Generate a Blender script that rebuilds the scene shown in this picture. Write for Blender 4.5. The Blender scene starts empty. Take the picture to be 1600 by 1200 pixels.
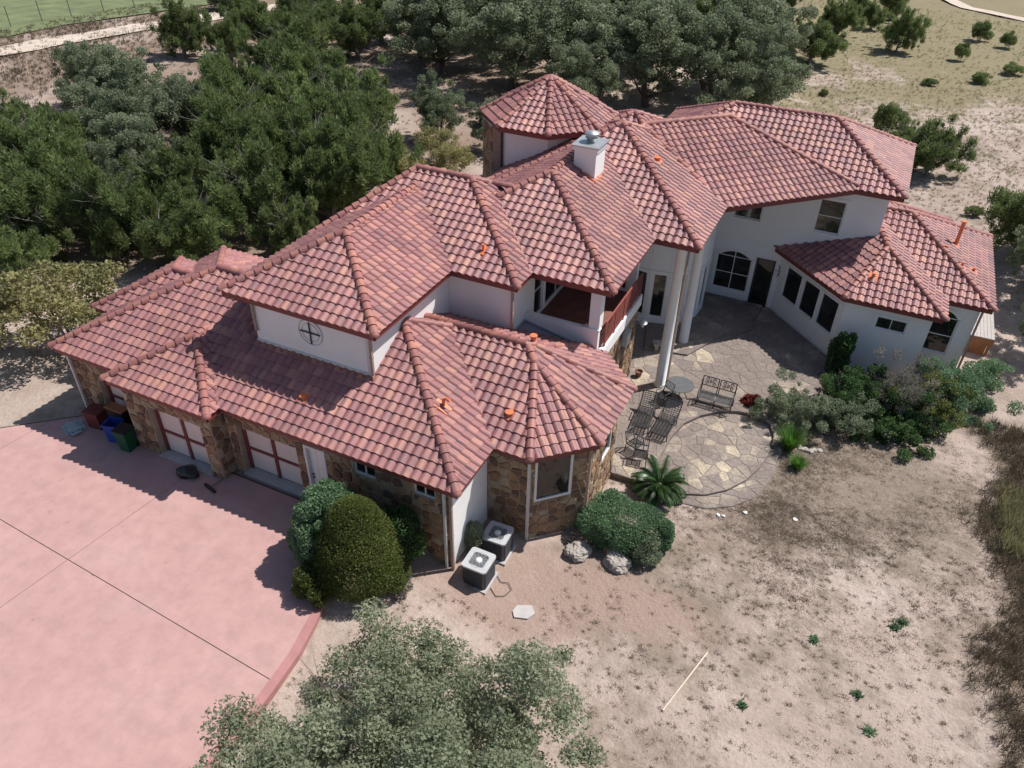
import bpy, bmesh, math, random
import numpy as np
from mathutils import Vector, Matrix

# ------------------------------------------------------------------ camera, sky, sun, exposure
scene = bpy.context.scene
col = scene.collection
R = math.radians
cam_d = bpy.data.cameras.new('camera')
cam = bpy.data.objects.new('camera', cam_d)
col.objects.link(cam)
yaw, pitch, roll = R(-24.918), R(36.343), R(-1.3176)
f_ = Vector((math.sin(yaw) * math.cos(pitch), math.cos(yaw) * math.cos(pitch), -math.sin(pitch)))
r_ = Vector((math.cos(yaw), -math.sin(yaw), 0))
d_ = f_.cross(r_)
right = r_ * math.cos(roll) + d_ * math.sin(roll)
down = -r_ * math.sin(roll) + d_ * math.cos(roll)
m = Matrix((right, -down, -f_)).transposed().to_4x4()
m.translation = Vector((0, 0, 20))
cam.matrix_world = m
cam_d.sensor_width = 36
cam_d.lens = 27.0
cam_d.clip_start = 0.5
cam_d.clip_end = 6000
scene.camera = cam
scene.render.resolution_x, scene.render.resolution_y = 1024, 768

SUN = Vector((1.47, 1.52, 3.15)).normalized()
world = bpy.data.worlds.new('World')
scene.world = world
world.use_nodes = True
wn = world.node_tree.nodes
sky = wn.new('ShaderNodeTexSky')
sky.sky_type = 'NISHITA'
sky.sun_disc = False
sky.sun_elevation = math.asin(SUN.z)
sky.sun_rotation = math.atan2(SUN.x, SUN.y)
world.node_tree.links.new(sky.outputs[0], wn['Background'].inputs[0])
wn['Background'].inputs[1].default_value = 0.078
sd = bpy.data.lights.new('sun', 'SUN')
sd.energy = 4.4
sd.angle = R(0.53)
sd.color = (1.0, 0.955, 0.9)
sun = bpy.data.objects.new('sun', sd)
sun.rotation_euler = SUN.to_track_quat('Z', 'Y').to_euler()
col.objects.link(sun)
scene.view_settings.view_transform = 'Standard'
scene.view_settings.look = 'None'
scene.view_settings.gamma = 1
scene.view_settings.exposure = 0.33

rng = random.Random(7)
nr = np.random.default_rng(11)

# ------------------------------------------------------------------ materials
MATS = {}
def new_mat(name):
    mt = bpy.data.materials.new(name)
    mt.use_nodes = True
    nt = mt.node_tree
    MATS[name] = mt
    return mt, nt, nt.nodes['Principled BSDF']
def node(nt, t, **kw):
    n = nt.nodes.new(t)
    for k, v in kw.items():
        if k.startswith('i_'):
            n.inputs[k[2:].replace('_', ' ')].default_value = v
        elif k[0] == 'n' and k[1:].isdigit():
            n.inputs[int(k[1:])].default_value = v
        else:
            setattr(n, k, v)
    return n
def ramp(nt, stops, interp='LINEAR'):
    n = nt.nodes.new('ShaderNodeValToRGB')
    cr = n.color_ramp
    cr.interpolation = interp
    while len(cr.elements) < len(stops):
        cr.elements.new(0.5)
    for e, (p, c) in zip(cr.elements, stops):
        e.position = p
        e.color = (*c, 1) if len(c) == 3 else c
    return n
def g3(v): return (v, v, v)
def mix(nt, fac, a, b, blend='MIX'):
    n = nt.nodes.new('ShaderNodeMix')
    n.data_type = 'RGBA'
    n.blend_type = blend
    for sock, v in ((n.inputs[0], fac), (n.inputs[6], a), (n.inputs[7], b)):
        if isinstance(v, (int, float)):
            sock.default_value = v
        elif isinstance(v, tuple):
            sock.default_value = (*v, 1) if len(v) == 3 else v
        else:
            nt.links.new(v, sock)
    return n.outputs[2]
def math_(nt, op, a, b=None):
    n = nt.nodes.new('ShaderNodeMath')
    n.operation = op
    for i, v in enumerate((a, b)):
        if v is None: continue
        if isinstance(v, (int, float)): n.inputs[i].default_value = v
        else: nt.links.new(v, n.inputs[i])
    return n.outputs[0]
def bump(nt, bsdf, h, strength=0.3, dist=0.02):
    b = node(nt, 'ShaderNodeBump')
    b.inputs['Strength'].default_value = strength
    b.inputs['Distance'].default_value = dist
    nt.links.new(h, b.inputs['Height'])
    nt.links.new(b.outputs[0], bsdf.inputs['Normal'])
def noise(nt, vec, scale, detail=4, rough=0.6, dim='3D'):
    n = node(nt, 'ShaderNodeTexNoise', noise_dimensions=dim)
    n.inputs['Scale'].default_value = scale
    n.inputs['Detail'].default_value = detail
    n.inputs['Roughness'].default_value = rough
    if vec is not None: nt.links.new(vec, n.inputs['Vector'])
    return n
def simple(name, c, rough=0.6, var=0.12, scale=2.0, metal=0.0, spec=0.5, bmp=0.0, bscale=30, dirt=None):
    """plain coloured surface with worn, uneven tone"""
    mt, nt, b = new_mat(name)
    geo = node(nt, 'ShaderNodeNewGeometry')
    n = noise(nt, geo.outputs['Position'], scale, 6, 0.65)
    rp = ramp(nt, [(0.3, tuple(max(0, x * (1 - var)) for x in c)), (0.7, tuple(min(1, x * (1 + var)) for x in c))])
    nt.links.new(n.outputs[0], rp.inputs[0])
    out = rp.outputs[0]
    if dirt:
        n2 = noise(nt, geo.outputs['Position'], dirt[1], 8, 0.7)
        r2 = ramp(nt, [(0.5, g3(0)), (0.75, g3(dirt[2]))])
        nt.links.new(n2.outputs[0], r2.inputs[0])
        out = mix(nt, r2.outputs[0], out, dirt[0])
    nt.links.new(out, b.inputs['Base Color'])
    b.inputs['Roughness'].default_value = rough
    b.inputs['Metallic'].default_value = metal
    b.inputs['Specular IOR Level'].default_value = spec
    if bmp:
        nb = noise(nt, geo.outputs['Position'], bscale, 3, 0.6)
        bump(nt, b, nb.outputs[0], bmp, 0.01)
    return mt

def tile_material(name, stops, grey):
    mt, nt, b = new_mat(name)
    at = node(nt, 'ShaderNodeAttribute', attribute_name='tuv')
    oi = node(nt, 'ShaderNodeObjectInfo')
    sep = node(nt, 'ShaderNodeSeparateXYZ')
    nt.links.new(at.outputs['Vector'], sep.inputs[0])
    rnd = math_(nt, 'FRACT', math_(nt, 'ADD', sep.outputs[2], math_(nt, 'MULTIPLY', oi.outputs['Random'], 7.31)))
    comb = node(nt, 'ShaderNodeCombineXYZ')
    nt.links.new(math_(nt, 'MULTIPLY', sep.outputs[0], 2.6), comb.inputs[0])
    nt.links.new(math_(nt, 'MULTIPLY', sep.outputs[1], 0.45), comb.inputs[1])
    nt.links.new(math_(nt, 'MULTIPLY', rnd, 91.7), comb.inputs[2])
    n = noise(nt, comb.outputs[0], 1.0, 3, 0.55)
    fac = math_(nt, 'ADD', math_(nt, 'MULTIPLY', rnd, 0.55), math_(nt, 'MULTIPLY', n.outputs[0], 0.45))
    rp = ramp(nt, stops)
    nt.links.new(fac, rp.inputs[0])
    # smoky grey flashing streaks on some tiles
    comb2 = node(nt, 'ShaderNodeCombineXYZ')
    nt.links.new(math_(nt, 'MULTIPLY', sep.outputs[0], 3.0), comb2.inputs[0])
    nt.links.new(math_(nt, 'MULTIPLY', sep.outputs[1], 0.6), comb2.inputs[1])
    nt.links.new(math_(nt, 'MULTIPLY', rnd, 313.0), comb2.inputs[2])
    n2 = noise(nt, comb2.outputs[0], 1.0, 2, 0.5)
    r2 = ramp(nt, [(0.5, g3(0)), (0.72, g3(0.62))])
    nt.links.new(n2.outputs[0], r2.inputs[0])
    geo = node(nt, 'ShaderNodeNewGeometry')
    n3 = noise(nt, geo.outputs['Position'], 0.35, 5, 0.6)
    r3 = ramp(nt, [(0.3, g3(0.78)), (0.7, g3(1.12))])
    nt.links.new(n3.outputs[0], r3.inputs[0])
    c = mix(nt, r2.outputs[0], rp.outputs[0], grey)
    c = mix(nt, 1.0, c, r3.outputs[0], 'MULTIPLY')
    n4 = noise(nt, geo.outputs['Position'], 60, 3, 0.7)
    r4 = ramp(nt, [(0.25, g3(0.88)), (0.75, g3(1.1))])
    nt.links.new(n4.outputs[0], r4.inputs[0])
    c = mix(nt, 1.0, c, r4.outputs[0], 'MULTIPLY')
    nt.links.new(c, b.inputs['Base Color'])
    b.inputs['Roughness'].default_value = 0.55
    b.inputs['Specular IOR Level'].default_value = 0.45
    bump(nt, b, n4.outputs[0], 0.25, 0.006)
    return mt
tile_material('tile', [(0.10, (0.225, 0.095, 0.104)), (0.3, (0.31, 0.132, 0.132)), (0.52, (0.375, 0.165, 0.157)),
                       (0.70, (0.43, 0.20, 0.17)), (0.86, (0.50, 0.245, 0.175))], (0.155, 0.118, 0.138))
tile_material('cap', [(0.1, (0.25, 0.10, 0.098)), (0.4, (0.32, 0.13, 0.118)), (0.7, (0.39, 0.165, 0.13)),
                      (0.95, (0.47, 0.225, 0.155))], (0.26, 0.135, 0.13))

def stone_material(name, stops, rough=0.85):
    mt, nt, b = new_mat(name)
    oi = node(nt, 'ShaderNodeObjectInfo')
    geo = node(nt, 'ShaderNodeNewGeometry')
    at = node(nt, 'ShaderNodeAttribute', attribute_name='tuv')
    sep = node(nt, 'ShaderNodeSeparateXYZ')
    nt.links.new(at.outputs['Vector'], sep.inputs[0])
    n = noise(nt, geo.outputs['Position'], 4.0, 6, 0.65)
    fac = math_(nt, 'ADD', math_(nt, 'MULTIPLY', math_(nt, 'FRACT', math_(nt, 'ADD', sep.outputs[2], oi.outputs['Random'])), 0.7), math_(nt, 'MULTIPLY', math_(nt, 'SUBTRACT', n.outputs[0], 0.35), 0.9))
    rp = ramp(nt, stops)
    nt.links.new(fac, rp.inputs[0])
    n2 = noise(nt, geo.outputs['Position'], 25, 5, 0.7)
    r2 = ramp(nt, [(0.25, g3(0.7)), (0.75, g3(1.2))])
    nt.links.new(n2.outputs[0], r2.inputs[0])
    c = mix(nt, 1.0, rp.outputs[0], r2.outputs[0], 'MULTIPLY')
    nt.links.new(c, b.inputs['Base Color'])
    b.inputs['Roughness'].default_value = rough
    bump(nt, b, n2.outputs[0], 0.6, 0.02)
    return mt
stone_material('fieldstone', [(0.0, (0.085, 0.055, 0.042)), (0.22, (0.16, 0.092, 0.06)), (0.42, (0.25, 0.145, 0.082)), (0.6, (0.33, 0.21, 0.118)), (0.78, (0.34, 0.265, 0.18)), (1.0, (0.45, 0.375, 0.27))])
def flag_material():
    mt, nt, b = new_mat('flagstone')
    oi = node(nt, 'ShaderNodeObjectInfo')
    geo = node(nt, 'ShaderNodeNewGeometry')
    n = noise(nt, geo.outputs['Position'], 3.0, 6, 0.65)
    fac = math_(nt, 'ADD', math_(nt, 'MULTIPLY', oi.outputs['Random'], 0.75), math_(nt, 'MULTIPLY', math_(nt, 'SUBTRACT', n.outputs[0], 0.35), 0.8))
    rp = ramp(nt, [(0.0, (0.20, 0.165, 0.155)), (0.3, (0.275, 0.23, 0.20)), (0.6, (0.37, 0.31, 0.25)), (0.82, (0.50, 0.42, 0.31)), (0.93, (0.58, 0.50, 0.38)), (1.0, (0.42, 0.23, 0.14))])
    nt.links.new(fac, rp.inputs[0])
    # weathered grey lichen film in broad drifts
    n1 = noise(nt, geo.outputs['Position'], 0.42, 7, 0.62)
    r1 = ramp(nt, [(0.38, g3(0.0)), (0.54, g3(0.88))])
    nt.links.new(n1.outputs[0], r1.inputs[0])
    c = mix(nt, r1.outputs[0], rp.outputs[0], (0.215, 0.175, 0.155))
    n2 = noise(nt, geo.outputs['Position'], 9, 6, 0.72)
    r2 = ramp(nt, [(0.25, g3(0.55)), (0.75, g3(1.32))])
    nt.links.new(n2.outputs[0], r2.inputs[0])
    c = mix(nt, 1.0, c, r2.outputs[0], 'MULTIPLY')
    nt.links.new(c, b.inputs['Base Color'])
    b.inputs['Roughness'].default_value = 0.9
    bump(nt, b, n2.outputs[0], 0.5, 0.02)
flag_material()

simple('stucco', (0.80, 0.795, 0.79), 0.9, 0.03, 0.7, bmp=0.25, bscale=45, dirt=((0.66, 0.64, 0.61), 0.6, 0.3))
simple('mortar', (0.40, 0.33, 0.25), 0.95, 0.2, 5, bmp=0.4, bscale=40)
simple('patio_mortar', (0.20, 0.165, 0.148), 0.95, 0.25, 3, bmp=0.4, bscale=40)
simple('trim_red', (0.175, 0.04, 0.036), 0.55, 0.15, 2)
simple('white_paint', (0.80, 0.79, 0.77), 0.5, 0.04, 1.5)
simple('frame_white', (0.74, 0.73, 0.72), 0.5, 0.05, 2)
simple('door_panel', (0.70, 0.62, 0.58), 0.5, 0.05, 1.5)
simple('deck_dark', (0.10, 0.045, 0.04), 0.9, 0.2, 3)
simple('soffit', (0.42, 0.33, 0.3), 0.8, 0.08, 3)
simple('flashing', (0.72, 0.20, 0.08), 0.5, 0.15, 6)
simple('lead', (0.33, 0.35, 0.38), 0.45, 0.12, 2, metal=0.3)
simple('zinc', (0.46, 0.48, 0.49), 0.4, 0.15, 3, metal=0.55)
simple('black_iron', (0.022, 0.022, 0.025), 0.5, 0.3, 6)
simple('weathered_iron', (0.10, 0.105, 0.11), 0.55, 0.2, 6)
simple('terracotta_floor', (0.20, 0.085, 0.065), 0.7, 0.25, 2)
simple('rail_red', (0.30, 0.085, 0.07), 0.5, 0.12, 3)
simple('spout', (0.34, 0.25, 0.215), 0.5, 0.1, 2)
simple('gutter_white', (0.60, 0.58, 0.56), 0.5, 0.1, 2)
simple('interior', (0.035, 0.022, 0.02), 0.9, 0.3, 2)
simple('steel_grey', (0.50, 0.51, 0.53), 0.4, 0.08, 4, metal=0.2)
simple('ac_dark', (0.075, 0.08, 0.095), 0.5, 0.15, 4)
simple('bark', (0.11, 0.085, 0.07), 0.95, 0.3, 6, bmp=0.6, bscale=14)
simple('bark_grey', (0.24, 0.215, 0.2), 0.95, 0.25, 6, bmp=0.6, bscale=14)
simple('concrete_sill', (0.46, 0.43, 0.42), 0.85, 0.12, 3)
simple('plastic_green', (0.012, 0.085, 0.04), 0.4, 0.1, 3)
simple('plastic_blue', (0.015, 0.06, 0.30), 0.4, 0.1, 3)
simple('plastic_maroon', (0.13, 0.025, 0.025), 0.45, 0.1, 3)
simple('bag_black', (0.014, 0.014, 0.017), 0.35, 0.3, 8)
simple('pale_teal', (0.35, 0.45, 0.47), 0.6, 0.15, 8)
simple('limestone', (0.36, 0.325, 0.29), 0.95, 0.3, 5, bmp=1.0, bscale=9)
simple('pale_wood', (0.62, 0.52, 0.42), 0.7, 0.1, 8)
simple('deck_wood', (0.30, 0.12, 0.05), 0.7, 0.2, 6)
simple('grey_boards', (0.40, 0.37, 0.35), 0.8, 0.15, 6)
simple('clay_pot', (0.16, 0.07, 0.05), 0.7, 0.2, 6)
simple('paper_white', (0.7, 0.7, 0.69), 0.7, 0.1, 8)
simple('red_cushion', (0.12, 0.03, 0.04), 0.9, 0.2, 8)

def glass():
    mt, nt, b = new_mat('window_glass')
    geo = node(nt, 'ShaderNodeNewGeometry')
    n = noise(nt, geo.outputs['Position'], 1.3, 4, 0.6)
    rp = ramp(nt, [(0.35, (0.006, 0.007, 0.008)), (0.7, (0.03, 0.032, 0.03))])
    nt.links.new(n.outputs[0], rp.inputs[0])
    nt.links.new(rp.outputs[0], b.inputs['Base Color'])
    b.inputs['Roughness'].default_value = 0.04
    b.inputs['Specular IOR Level'].default_value = 0.7
    n2 = noise(nt, geo.outputs['Position'], 0.8, 2, 0.5)
    bump(nt, b, n2.outputs[0], 0.06, 0.05)
glass()

def leaf_mat(name, stops, trans=0.48, rough=0.55):
    mt, nt, b = new_mat(name)
    at = node(nt, 'ShaderNodeAttribute', attribute_name='tuv')
    sep = node(nt, 'ShaderNodeSeparateXYZ')
    nt.links.new(at.outputs['Vector'], sep.inputs[0])
    geo = node(nt, 'ShaderNodeNewGeometry')
    oi = node(nt, 'ShaderNodeObjectInfo')
    n = noise(nt, geo.outputs['Position'], 0.55, 3, 0.6)
    fac = math_(nt, 'ADD', math_(nt, 'MULTIPLY', sep.outputs[2], 0.5),
                math_(nt, 'ADD', math_(nt, 'MULTIPLY', n.outputs[0], 0.6), math_(nt, 'SUBTRACT', math_(nt, 'MULTIPLY', oi.outputs['Random'], 0.2), 0.15)))
    rp = ramp(nt, stops)
    nt.links.new(fac, rp.inputs[0])
    nt.links.new(rp.outputs[0], b.inputs['Base Color'])
    b.inputs['Roughness'].default_value = rough
    b.inputs['Specular IOR Level'].default_value = 0.35
    tr = node(nt, 'ShaderNodeBsdfTranslucent')
    nt.links.new(rp.outputs[0], tr.inputs[0])
    ms = node(nt, 'ShaderNodeMixShader')
    ms.inputs[0].default_value = trans
    nt.links.new(b.outputs[0], ms.inputs[1])
    nt.links.new(tr.outputs[0], ms.inputs[2])
    nt.links.new(ms.outputs[0], nt.nodes['Material Output'].inputs[0])
leaf_mat('leaf_juniper', [(0.10, (0.095, 0.128, 0.046)), (0.45, (0.155, 0.205, 0.075)), (0.75, (0.235, 0.30, 0.115)), (1.00, (0.33, 0.375, 0.17))])
leaf_mat('leaf_oak', [(0.10, (0.115, 0.145, 0.082)), (0.45, (0.195, 0.235, 0.138)), (0.75, (0.295, 0.34, 0.212)), (1.00, (0.40, 0.43, 0.30))])
leaf_mat('leaf_oak_pale', [(0.10, (0.15, 0.175, 0.105)), (0.45, (0.25, 0.285, 0.18)), (0.75, (0.36, 0.40, 0.265)), (1.00, (0.47, 0.49, 0.36))])
leaf_mat('leaf_dry', [(0.10, (0.172, 0.172, 0.081)), (0.45, (0.299, 0.287, 0.127)), (0.75, (0.414, 0.368, 0.161)), (1.00, (0.483, 0.391, 0.184))])
leaf_mat('leaf_topiary', [(0.1, (0.070, 0.100, 0.024)), (0.45, (0.130, 0.166, 0.043)), (0.75, (0.201, 0.232, 0.066)), (1.0, (0.331, 0.331, 0.095))])
leaf_mat('leaf_hedge', [(0.10, (0.088, 0.147, 0.077)), (0.45, (0.163, 0.263, 0.144)), (0.75, (0.237, 0.362, 0.206)), (1.00, (0.325, 0.450, 0.275))])
leaf_mat('leaf_sage', [(0.10, (0.132, 0.165, 0.105)), (0.45, (0.220, 0.270, 0.171)), (0.75, (0.319, 0.363, 0.242)), (1.00, (0.418, 0.429, 0.319))])
leaf_mat('leaf_grey', [(0.10, (0.130, 0.130, 0.105)), (0.45, (0.220, 0.210, 0.175)), (0.75, (0.300, 0.280, 0.235)), (1.00, (0.360, 0.330, 0.280))])
leaf_mat('leaf_dark', [(0.1, (0.032, 0.068, 0.027)), (0.45, (0.068, 0.132, 0.048)), (0.8, (0.132, 0.223, 0.078)), (1.0, (0.210, 0.315, 0.105))])
leaf_mat('leaf_bright', [(0.1, (0.052, 0.131, 0.021)), (0.45, (0.105, 0.245, 0.035)), (0.8, (0.175, 0.350, 0.061)), (1.0, (0.280, 0.455, 0.088))])
leaf_mat('leaf_palm', [(0.1, (0.013, 0.034, 0.010)), (0.45, (0.029, 0.065, 0.018)), (0.8, (0.052, 0.104, 0.026)), (1.0, (0.091, 0.156, 0.039))], 0.1, 0.35)
leaf_mat('dry_grass', [(0.10, (0.220, 0.175, 0.135)), (0.45, (0.330, 0.270, 0.205)), (0.75, (0.430, 0.360, 0.280)), (1.00, (0.500, 0.430, 0.340))])
leaf_mat('brown_weed', [(0.10, (0.085, 0.068, 0.050)), (0.45, (0.150, 0.120, 0.085)), (0.75, (0.220, 0.180, 0.125)), (1.00, (0.290, 0.250, 0.160))])
leaf_mat('olive_grass', [(0.10, (0.190, 0.180, 0.090)), (0.45, (0.290, 0.275, 0.140)), (0.75, (0.380, 0.350, 0.200)), (1.00, (0.440, 0.400, 0.250))])
leaf_mat('yard_grass', [(0.10, (0.19, 0.15, 0.115)), (0.45, (0.28, 0.225, 0.175)), (0.75, (0.36, 0.30, 0.235)), (1.00, (0.42, 0.365, 0.285))])
leaf_mat('flower_yellow', [(0.1, (0.55, 0.36, 0.03)), (0.8, (0.75, 0.55, 0.05))])
leaf_mat('flower_red', [(0.1, (0.16, 0.03, 0.03)), (0.8, (0.26, 0.06, 0.05))])

def concrete_material(name, base, pale, dark):
    mt, nt, b = new_mat(name)
    geo = node(nt, 'ShaderNodeNewGeometry')
    n1 = noise(nt, geo.outputs['Position'], 0.22, 8, 0.62)
    r1 = ramp(nt, [(0.3, dark), (0.5, base), (0.72, pale)])
    nt.links.new(n1.outputs[0], r1.inputs[0])
    n2 = noise(nt, geo.outputs['Position'], 1.6, 9, 0.7)
    r2 = ramp(nt, [(0.3, g3(0.84)), (0.72, g3(1.09))])
    nt.links.new(n2.outputs[0], r2.inputs[0])
    c = mix(nt, 1.0, r1.outputs[0], r2.outputs[0], 'MULTIPLY')
    # tyre scuffs and stains
    n3 = noise(nt, geo.outputs['Position'], 0.8, 9, 0.75)
    r3 = ramp(nt, [(0.60, g3(0)), (0.72, g3(0.35))])
    nt.links.new(n3.outputs[0], r3.inputs[0])
    c = mix(nt, r3.outputs[0], c, (0.38, 0.19, 0.175))
    n5 = noise(nt, geo.outputs['Position'], 0.5, 6, 0.6)
    r5 = ramp(nt, [(0.6, g3(0)), (0.75, g3(0.22))])
    nt.links.new(n5.outputs[0], r5.inputs[0])
    c = mix(nt, r5.outputs[0], c, (0.40, 0.33, 0.32))
    nt.links.new(c, b.inputs['Base Color'])
    b.inputs['Roughness'].default_value = 0.9
    # drips and grime spots
    vo = node(nt, 'ShaderNodeTexVoronoi'); vo.inputs['Scale'].default_value = 0.9
    nt.links.new(geo.outputs['Position'], vo.inputs['Vector'])
    n7 = noise(nt, geo.outputs['Position'], 6, 5, 0.7)
    rv = ramp(nt, [(0.04, g3(0.5)), (0.13, g3(0.0))])
    nt.links.new(math_(nt, 'ADD', vo.outputs['Distance'], math_(nt, 'MULTIPLY', math_(nt, 'SUBTRACT', n7.outputs[0], 0.42), 0.5)), rv.inputs[0])
    nd = nt.nodes.new('ShaderNodeMix'); nd.data_type = 'RGBA'
    nt.links.new(rv.outputs[0], nd.inputs[0]); nt.links.new(c, nd.inputs[6]); nd.inputs[7].default_value = (0.27, 0.16, 0.15, 1)
    nt.links.new(nd.outputs[2], b.inputs['Base Color'])
    n4 = noise(nt, geo.outputs['Position'], 70, 3, 0.7)
    bump(nt, b, n4.outputs[0], 0.15, 0.01)
concrete_material('red_concrete', (0.47, 0.285, 0.265), (0.495, 0.312, 0.29), (0.448, 0.27, 0.252))
concrete_material('red_border', (0.41, 0.195, 0.19), (0.44, 0.22, 0.212), (0.37, 0.17, 0.17))

# ------------------------------------------------------------------ mesh helpers
class MB:
    def __init__(s):
        s.v = []; s.f = []; s.sm = []; s.t = []; s.mi = []
    def add(s, vs, fs, smooth=False, tuv=None, mi=0):
        o = len(s.v)
        s.v += [tuple(p) for p in vs]
        s.t += tuv if tuv is not None else [(0., 0., 0.)] * len(vs)
        for f in fs:
            s.f.append(tuple(i + o for i in f)); s.sm.append(smooth); s.mi.append(mi)
        return s
    def box(s, x0, x1, y0, y1, z0, z1, mi=0):
        vs = [(x, y, z) for z in (z0, z1) for x, y in ((x0, y0), (x1, y0), (x1, y1), (x0, y1))]
        return s.add(vs, [(3, 2, 1, 0), (4, 5, 6, 7), (0, 1, 5, 4), (1, 2, 6, 5), (2, 3, 7, 6), (3, 0, 4, 7)], mi=mi)
    def prism(s, poly, z0, z1, mi=0):
        """poly counter-clockwise (x,y); z0/z1 number or function"""
        n = len(poly)
        a = z0 if callable(z0) else (lambda x, y: z0)
        b = z1 if callable(z1) else (lambda x, y: z1)
        vs = [(x, y, a(x, y)) for x, y in poly] + [(x, y, b(x, y)) for x, y in poly]
        return s.add(vs, [tuple(range(n - 1, -1, -1)), tuple(range(n, 2 * n))] + [(i, (i + 1) % n, n + (i + 1) % n, n + i) for i in range(n)], mi=mi)
    def tube(s, p0, p1, r0, r1=None, n=8, caps=True, mi=0, smooth=True):
        r1 = r0 if r1 is None else r1
        p0, p1 = Vector(p0), Vector(p1)
        d = (p1 - p0).normalized()
        u = d.orthogonal().normalized(); w = d.cross(u)
        vs = []
        for p, r in ((p0, r0), (p1, r1)):
            vs += [p + (u * math.cos(2 * math.pi * i / n) + w * math.sin(2 * math.pi * i / n)) * r for i in range(n)]
        s.add(vs, [(i, (i + 1) % n, n + (i + 1) % n, n + i) for i in range(n)], smooth, mi=mi)
        if caps:
            s.add(vs, [tuple(range(n - 1, -1, -1)), tuple(range(n, 2 * n))], False, mi=mi)
        return s
    def path(s, pts, r, n=6, mi=0):
        for a, b in zip(pts[:-1], pts[1:]):
            s.tube(a, b, r, r, n, True, mi)
        return s
    def lathe(s, prof, c, n=20, mi=0, smooth=True):
        vs = []
        for r, z in prof:
            vs += [(c[0] + r * math.cos(2 * math.pi * i / n), c[1] + r * math.sin(2 * math.pi * i / n), c[2] + z) for i in range(n)]
        fs = []
        for k in range(len(prof) - 1):
            fs += [(k * n + i, k * n + (i + 1) % n, (k + 1) * n + (i + 1) % n, (k + 1) * n + i) for i in range(n)]
        s.add(vs, fs, smooth, mi=mi)
        s.add(vs[:n], [tuple(range(n - 1, -1, -1))], mi=mi)
        s.add(vs[-n:], [tuple(range(n))], mi=mi)
        return s
    def mesh(s, name, mats):
        me = bpy.data.meshes.new(name)
        me.from_pydata(s.v, [], s.f)
        at = me.attributes.new('tuv', 'FLOAT_VECTOR', 'POINT')
        at.data.foreach_set('vector', np.array(s.t, dtype=np.float32).ravel())
        me.polygons.foreach_set('use_smooth', s.sm)
        for mname in ([mats] if isinstance(mats, str) else mats):
            me.materials.append(MATS[mname])
        if not isinstance(mats, str):
            me.polygons.foreach_set('material_index', s.mi)
        me.update()
        return me
    def build(s, name, mats, parent=None, loc=None):
        return link(name, s.mesh(name, mats), parent, loc)
def link(name, me, parent=None, loc=None):
    o = bpy.data.objects.new(name, me)
    col.objects.link(o)
    if parent is not None: o.parent = parent
    if loc is not None: o.location = loc
    return o
def tag(o, label=None, cat=None, group=None, kind=None):
    for k, v in (('label', label), ('category', cat), ('group', group), ('kind', kind)):
        if v: o[k] = v
    return o
def thing(name, label, cat, loc=(0, 0, 0), rz=0, group=None):
    o = link(name, None, None, loc)
    o.rotation_euler = (0, 0, rz)
    o.empty_display_size = 0.3
    return tag(o, label, cat, group)

def sm(a, b, x):
    t = min(1, max(0, (x - a) / (b - a)))
    return t * t * (3 - 2 * t)
def tz(x, y):
    return -1.05 * sm(-13, -6, x)
def ground_z(x, y):
    b = 0.045 * math.sin(x * 0.9 + 1.3 * math.sin(y * 0.37)) * math.sin(y * 0.8 + 0.7) + 0.03 * math.sin(x * 2.3 + y * 1.7) * math.sin(y * 2.9 - x)
    far = sm(50, 160, math.hypot(x, y))
    b += far * 1.6 * math.sin(x * 0.021 + 1) * math.sin(y * 0.017)
    near_house = sm(-29, -26, x) * (1 - sm(9, 11, x)) * sm(2, 5, y) * (1 - sm(48, 52, y))
    return tz(x, y) + b * (1 - 0.6 * near_house) - 0.05

# convex polygon tools (plan)
def clip_hp(poly, nx, ny, c):
    """keep points with nx*x+ny*y <= c"""
    out = []
    n = len(poly)
    for i in range(n):
        a, b = poly[i], poly[(i + 1) % n]
        da, db = nx * a[0] + ny * a[1] - c, nx * b[0] + ny * b[1] - c
        if da <= 1e-9: out.append(a)
        if (da < -1e-9 and db > 1e-9) or (da > 1e-9 and db < -1e-9):
            t = da / (da - db)
            out.append(tuple(a[k] + (b[k] - a[k]) * t for k in range(len(a))))
    return out
def area(p):
    return 0.5 * sum(p[i][0] * p[(i + 1) % len(p)][1] - p[(i + 1) % len(p)][0] * p[i][1] for i in range(len(p))) if len(p) > 2 else 0
def subtract(pieces, hole):
    """pieces: convex polys; hole: list of half-planes (nx,ny,c) meaning inside is n.p<=c"""
    out = []
    for P in pieces:
        cur = P
        res = []
        for nx, ny, c in hole:
            o = clip_hp(cur, -nx, -ny, -c)
            if abs(area(o)) > 1e-4: res.append(o)
            cur = clip_hp(cur, nx, ny, c)
            if abs(area(cur)) < 1e-4: break
        if abs(area(cur)) < 1e-4:
            out.append(P)          # untouched
        else:
            out += res
    return out
def poly_hp(P):
    """half planes of a ccw convex polygon"""
    hp = []
    for i in range(len(P)):
        a, b = P[i], P[(i + 1) % len(P)]
        nx, ny = b[1] - a[1], a[0] - b[0]
        l = math.hypot(nx, ny)
        if l > 1e-6: hp.append((nx / l, ny / l, (nx * a[0] + ny * a[1]) / l))
    return hp
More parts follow.
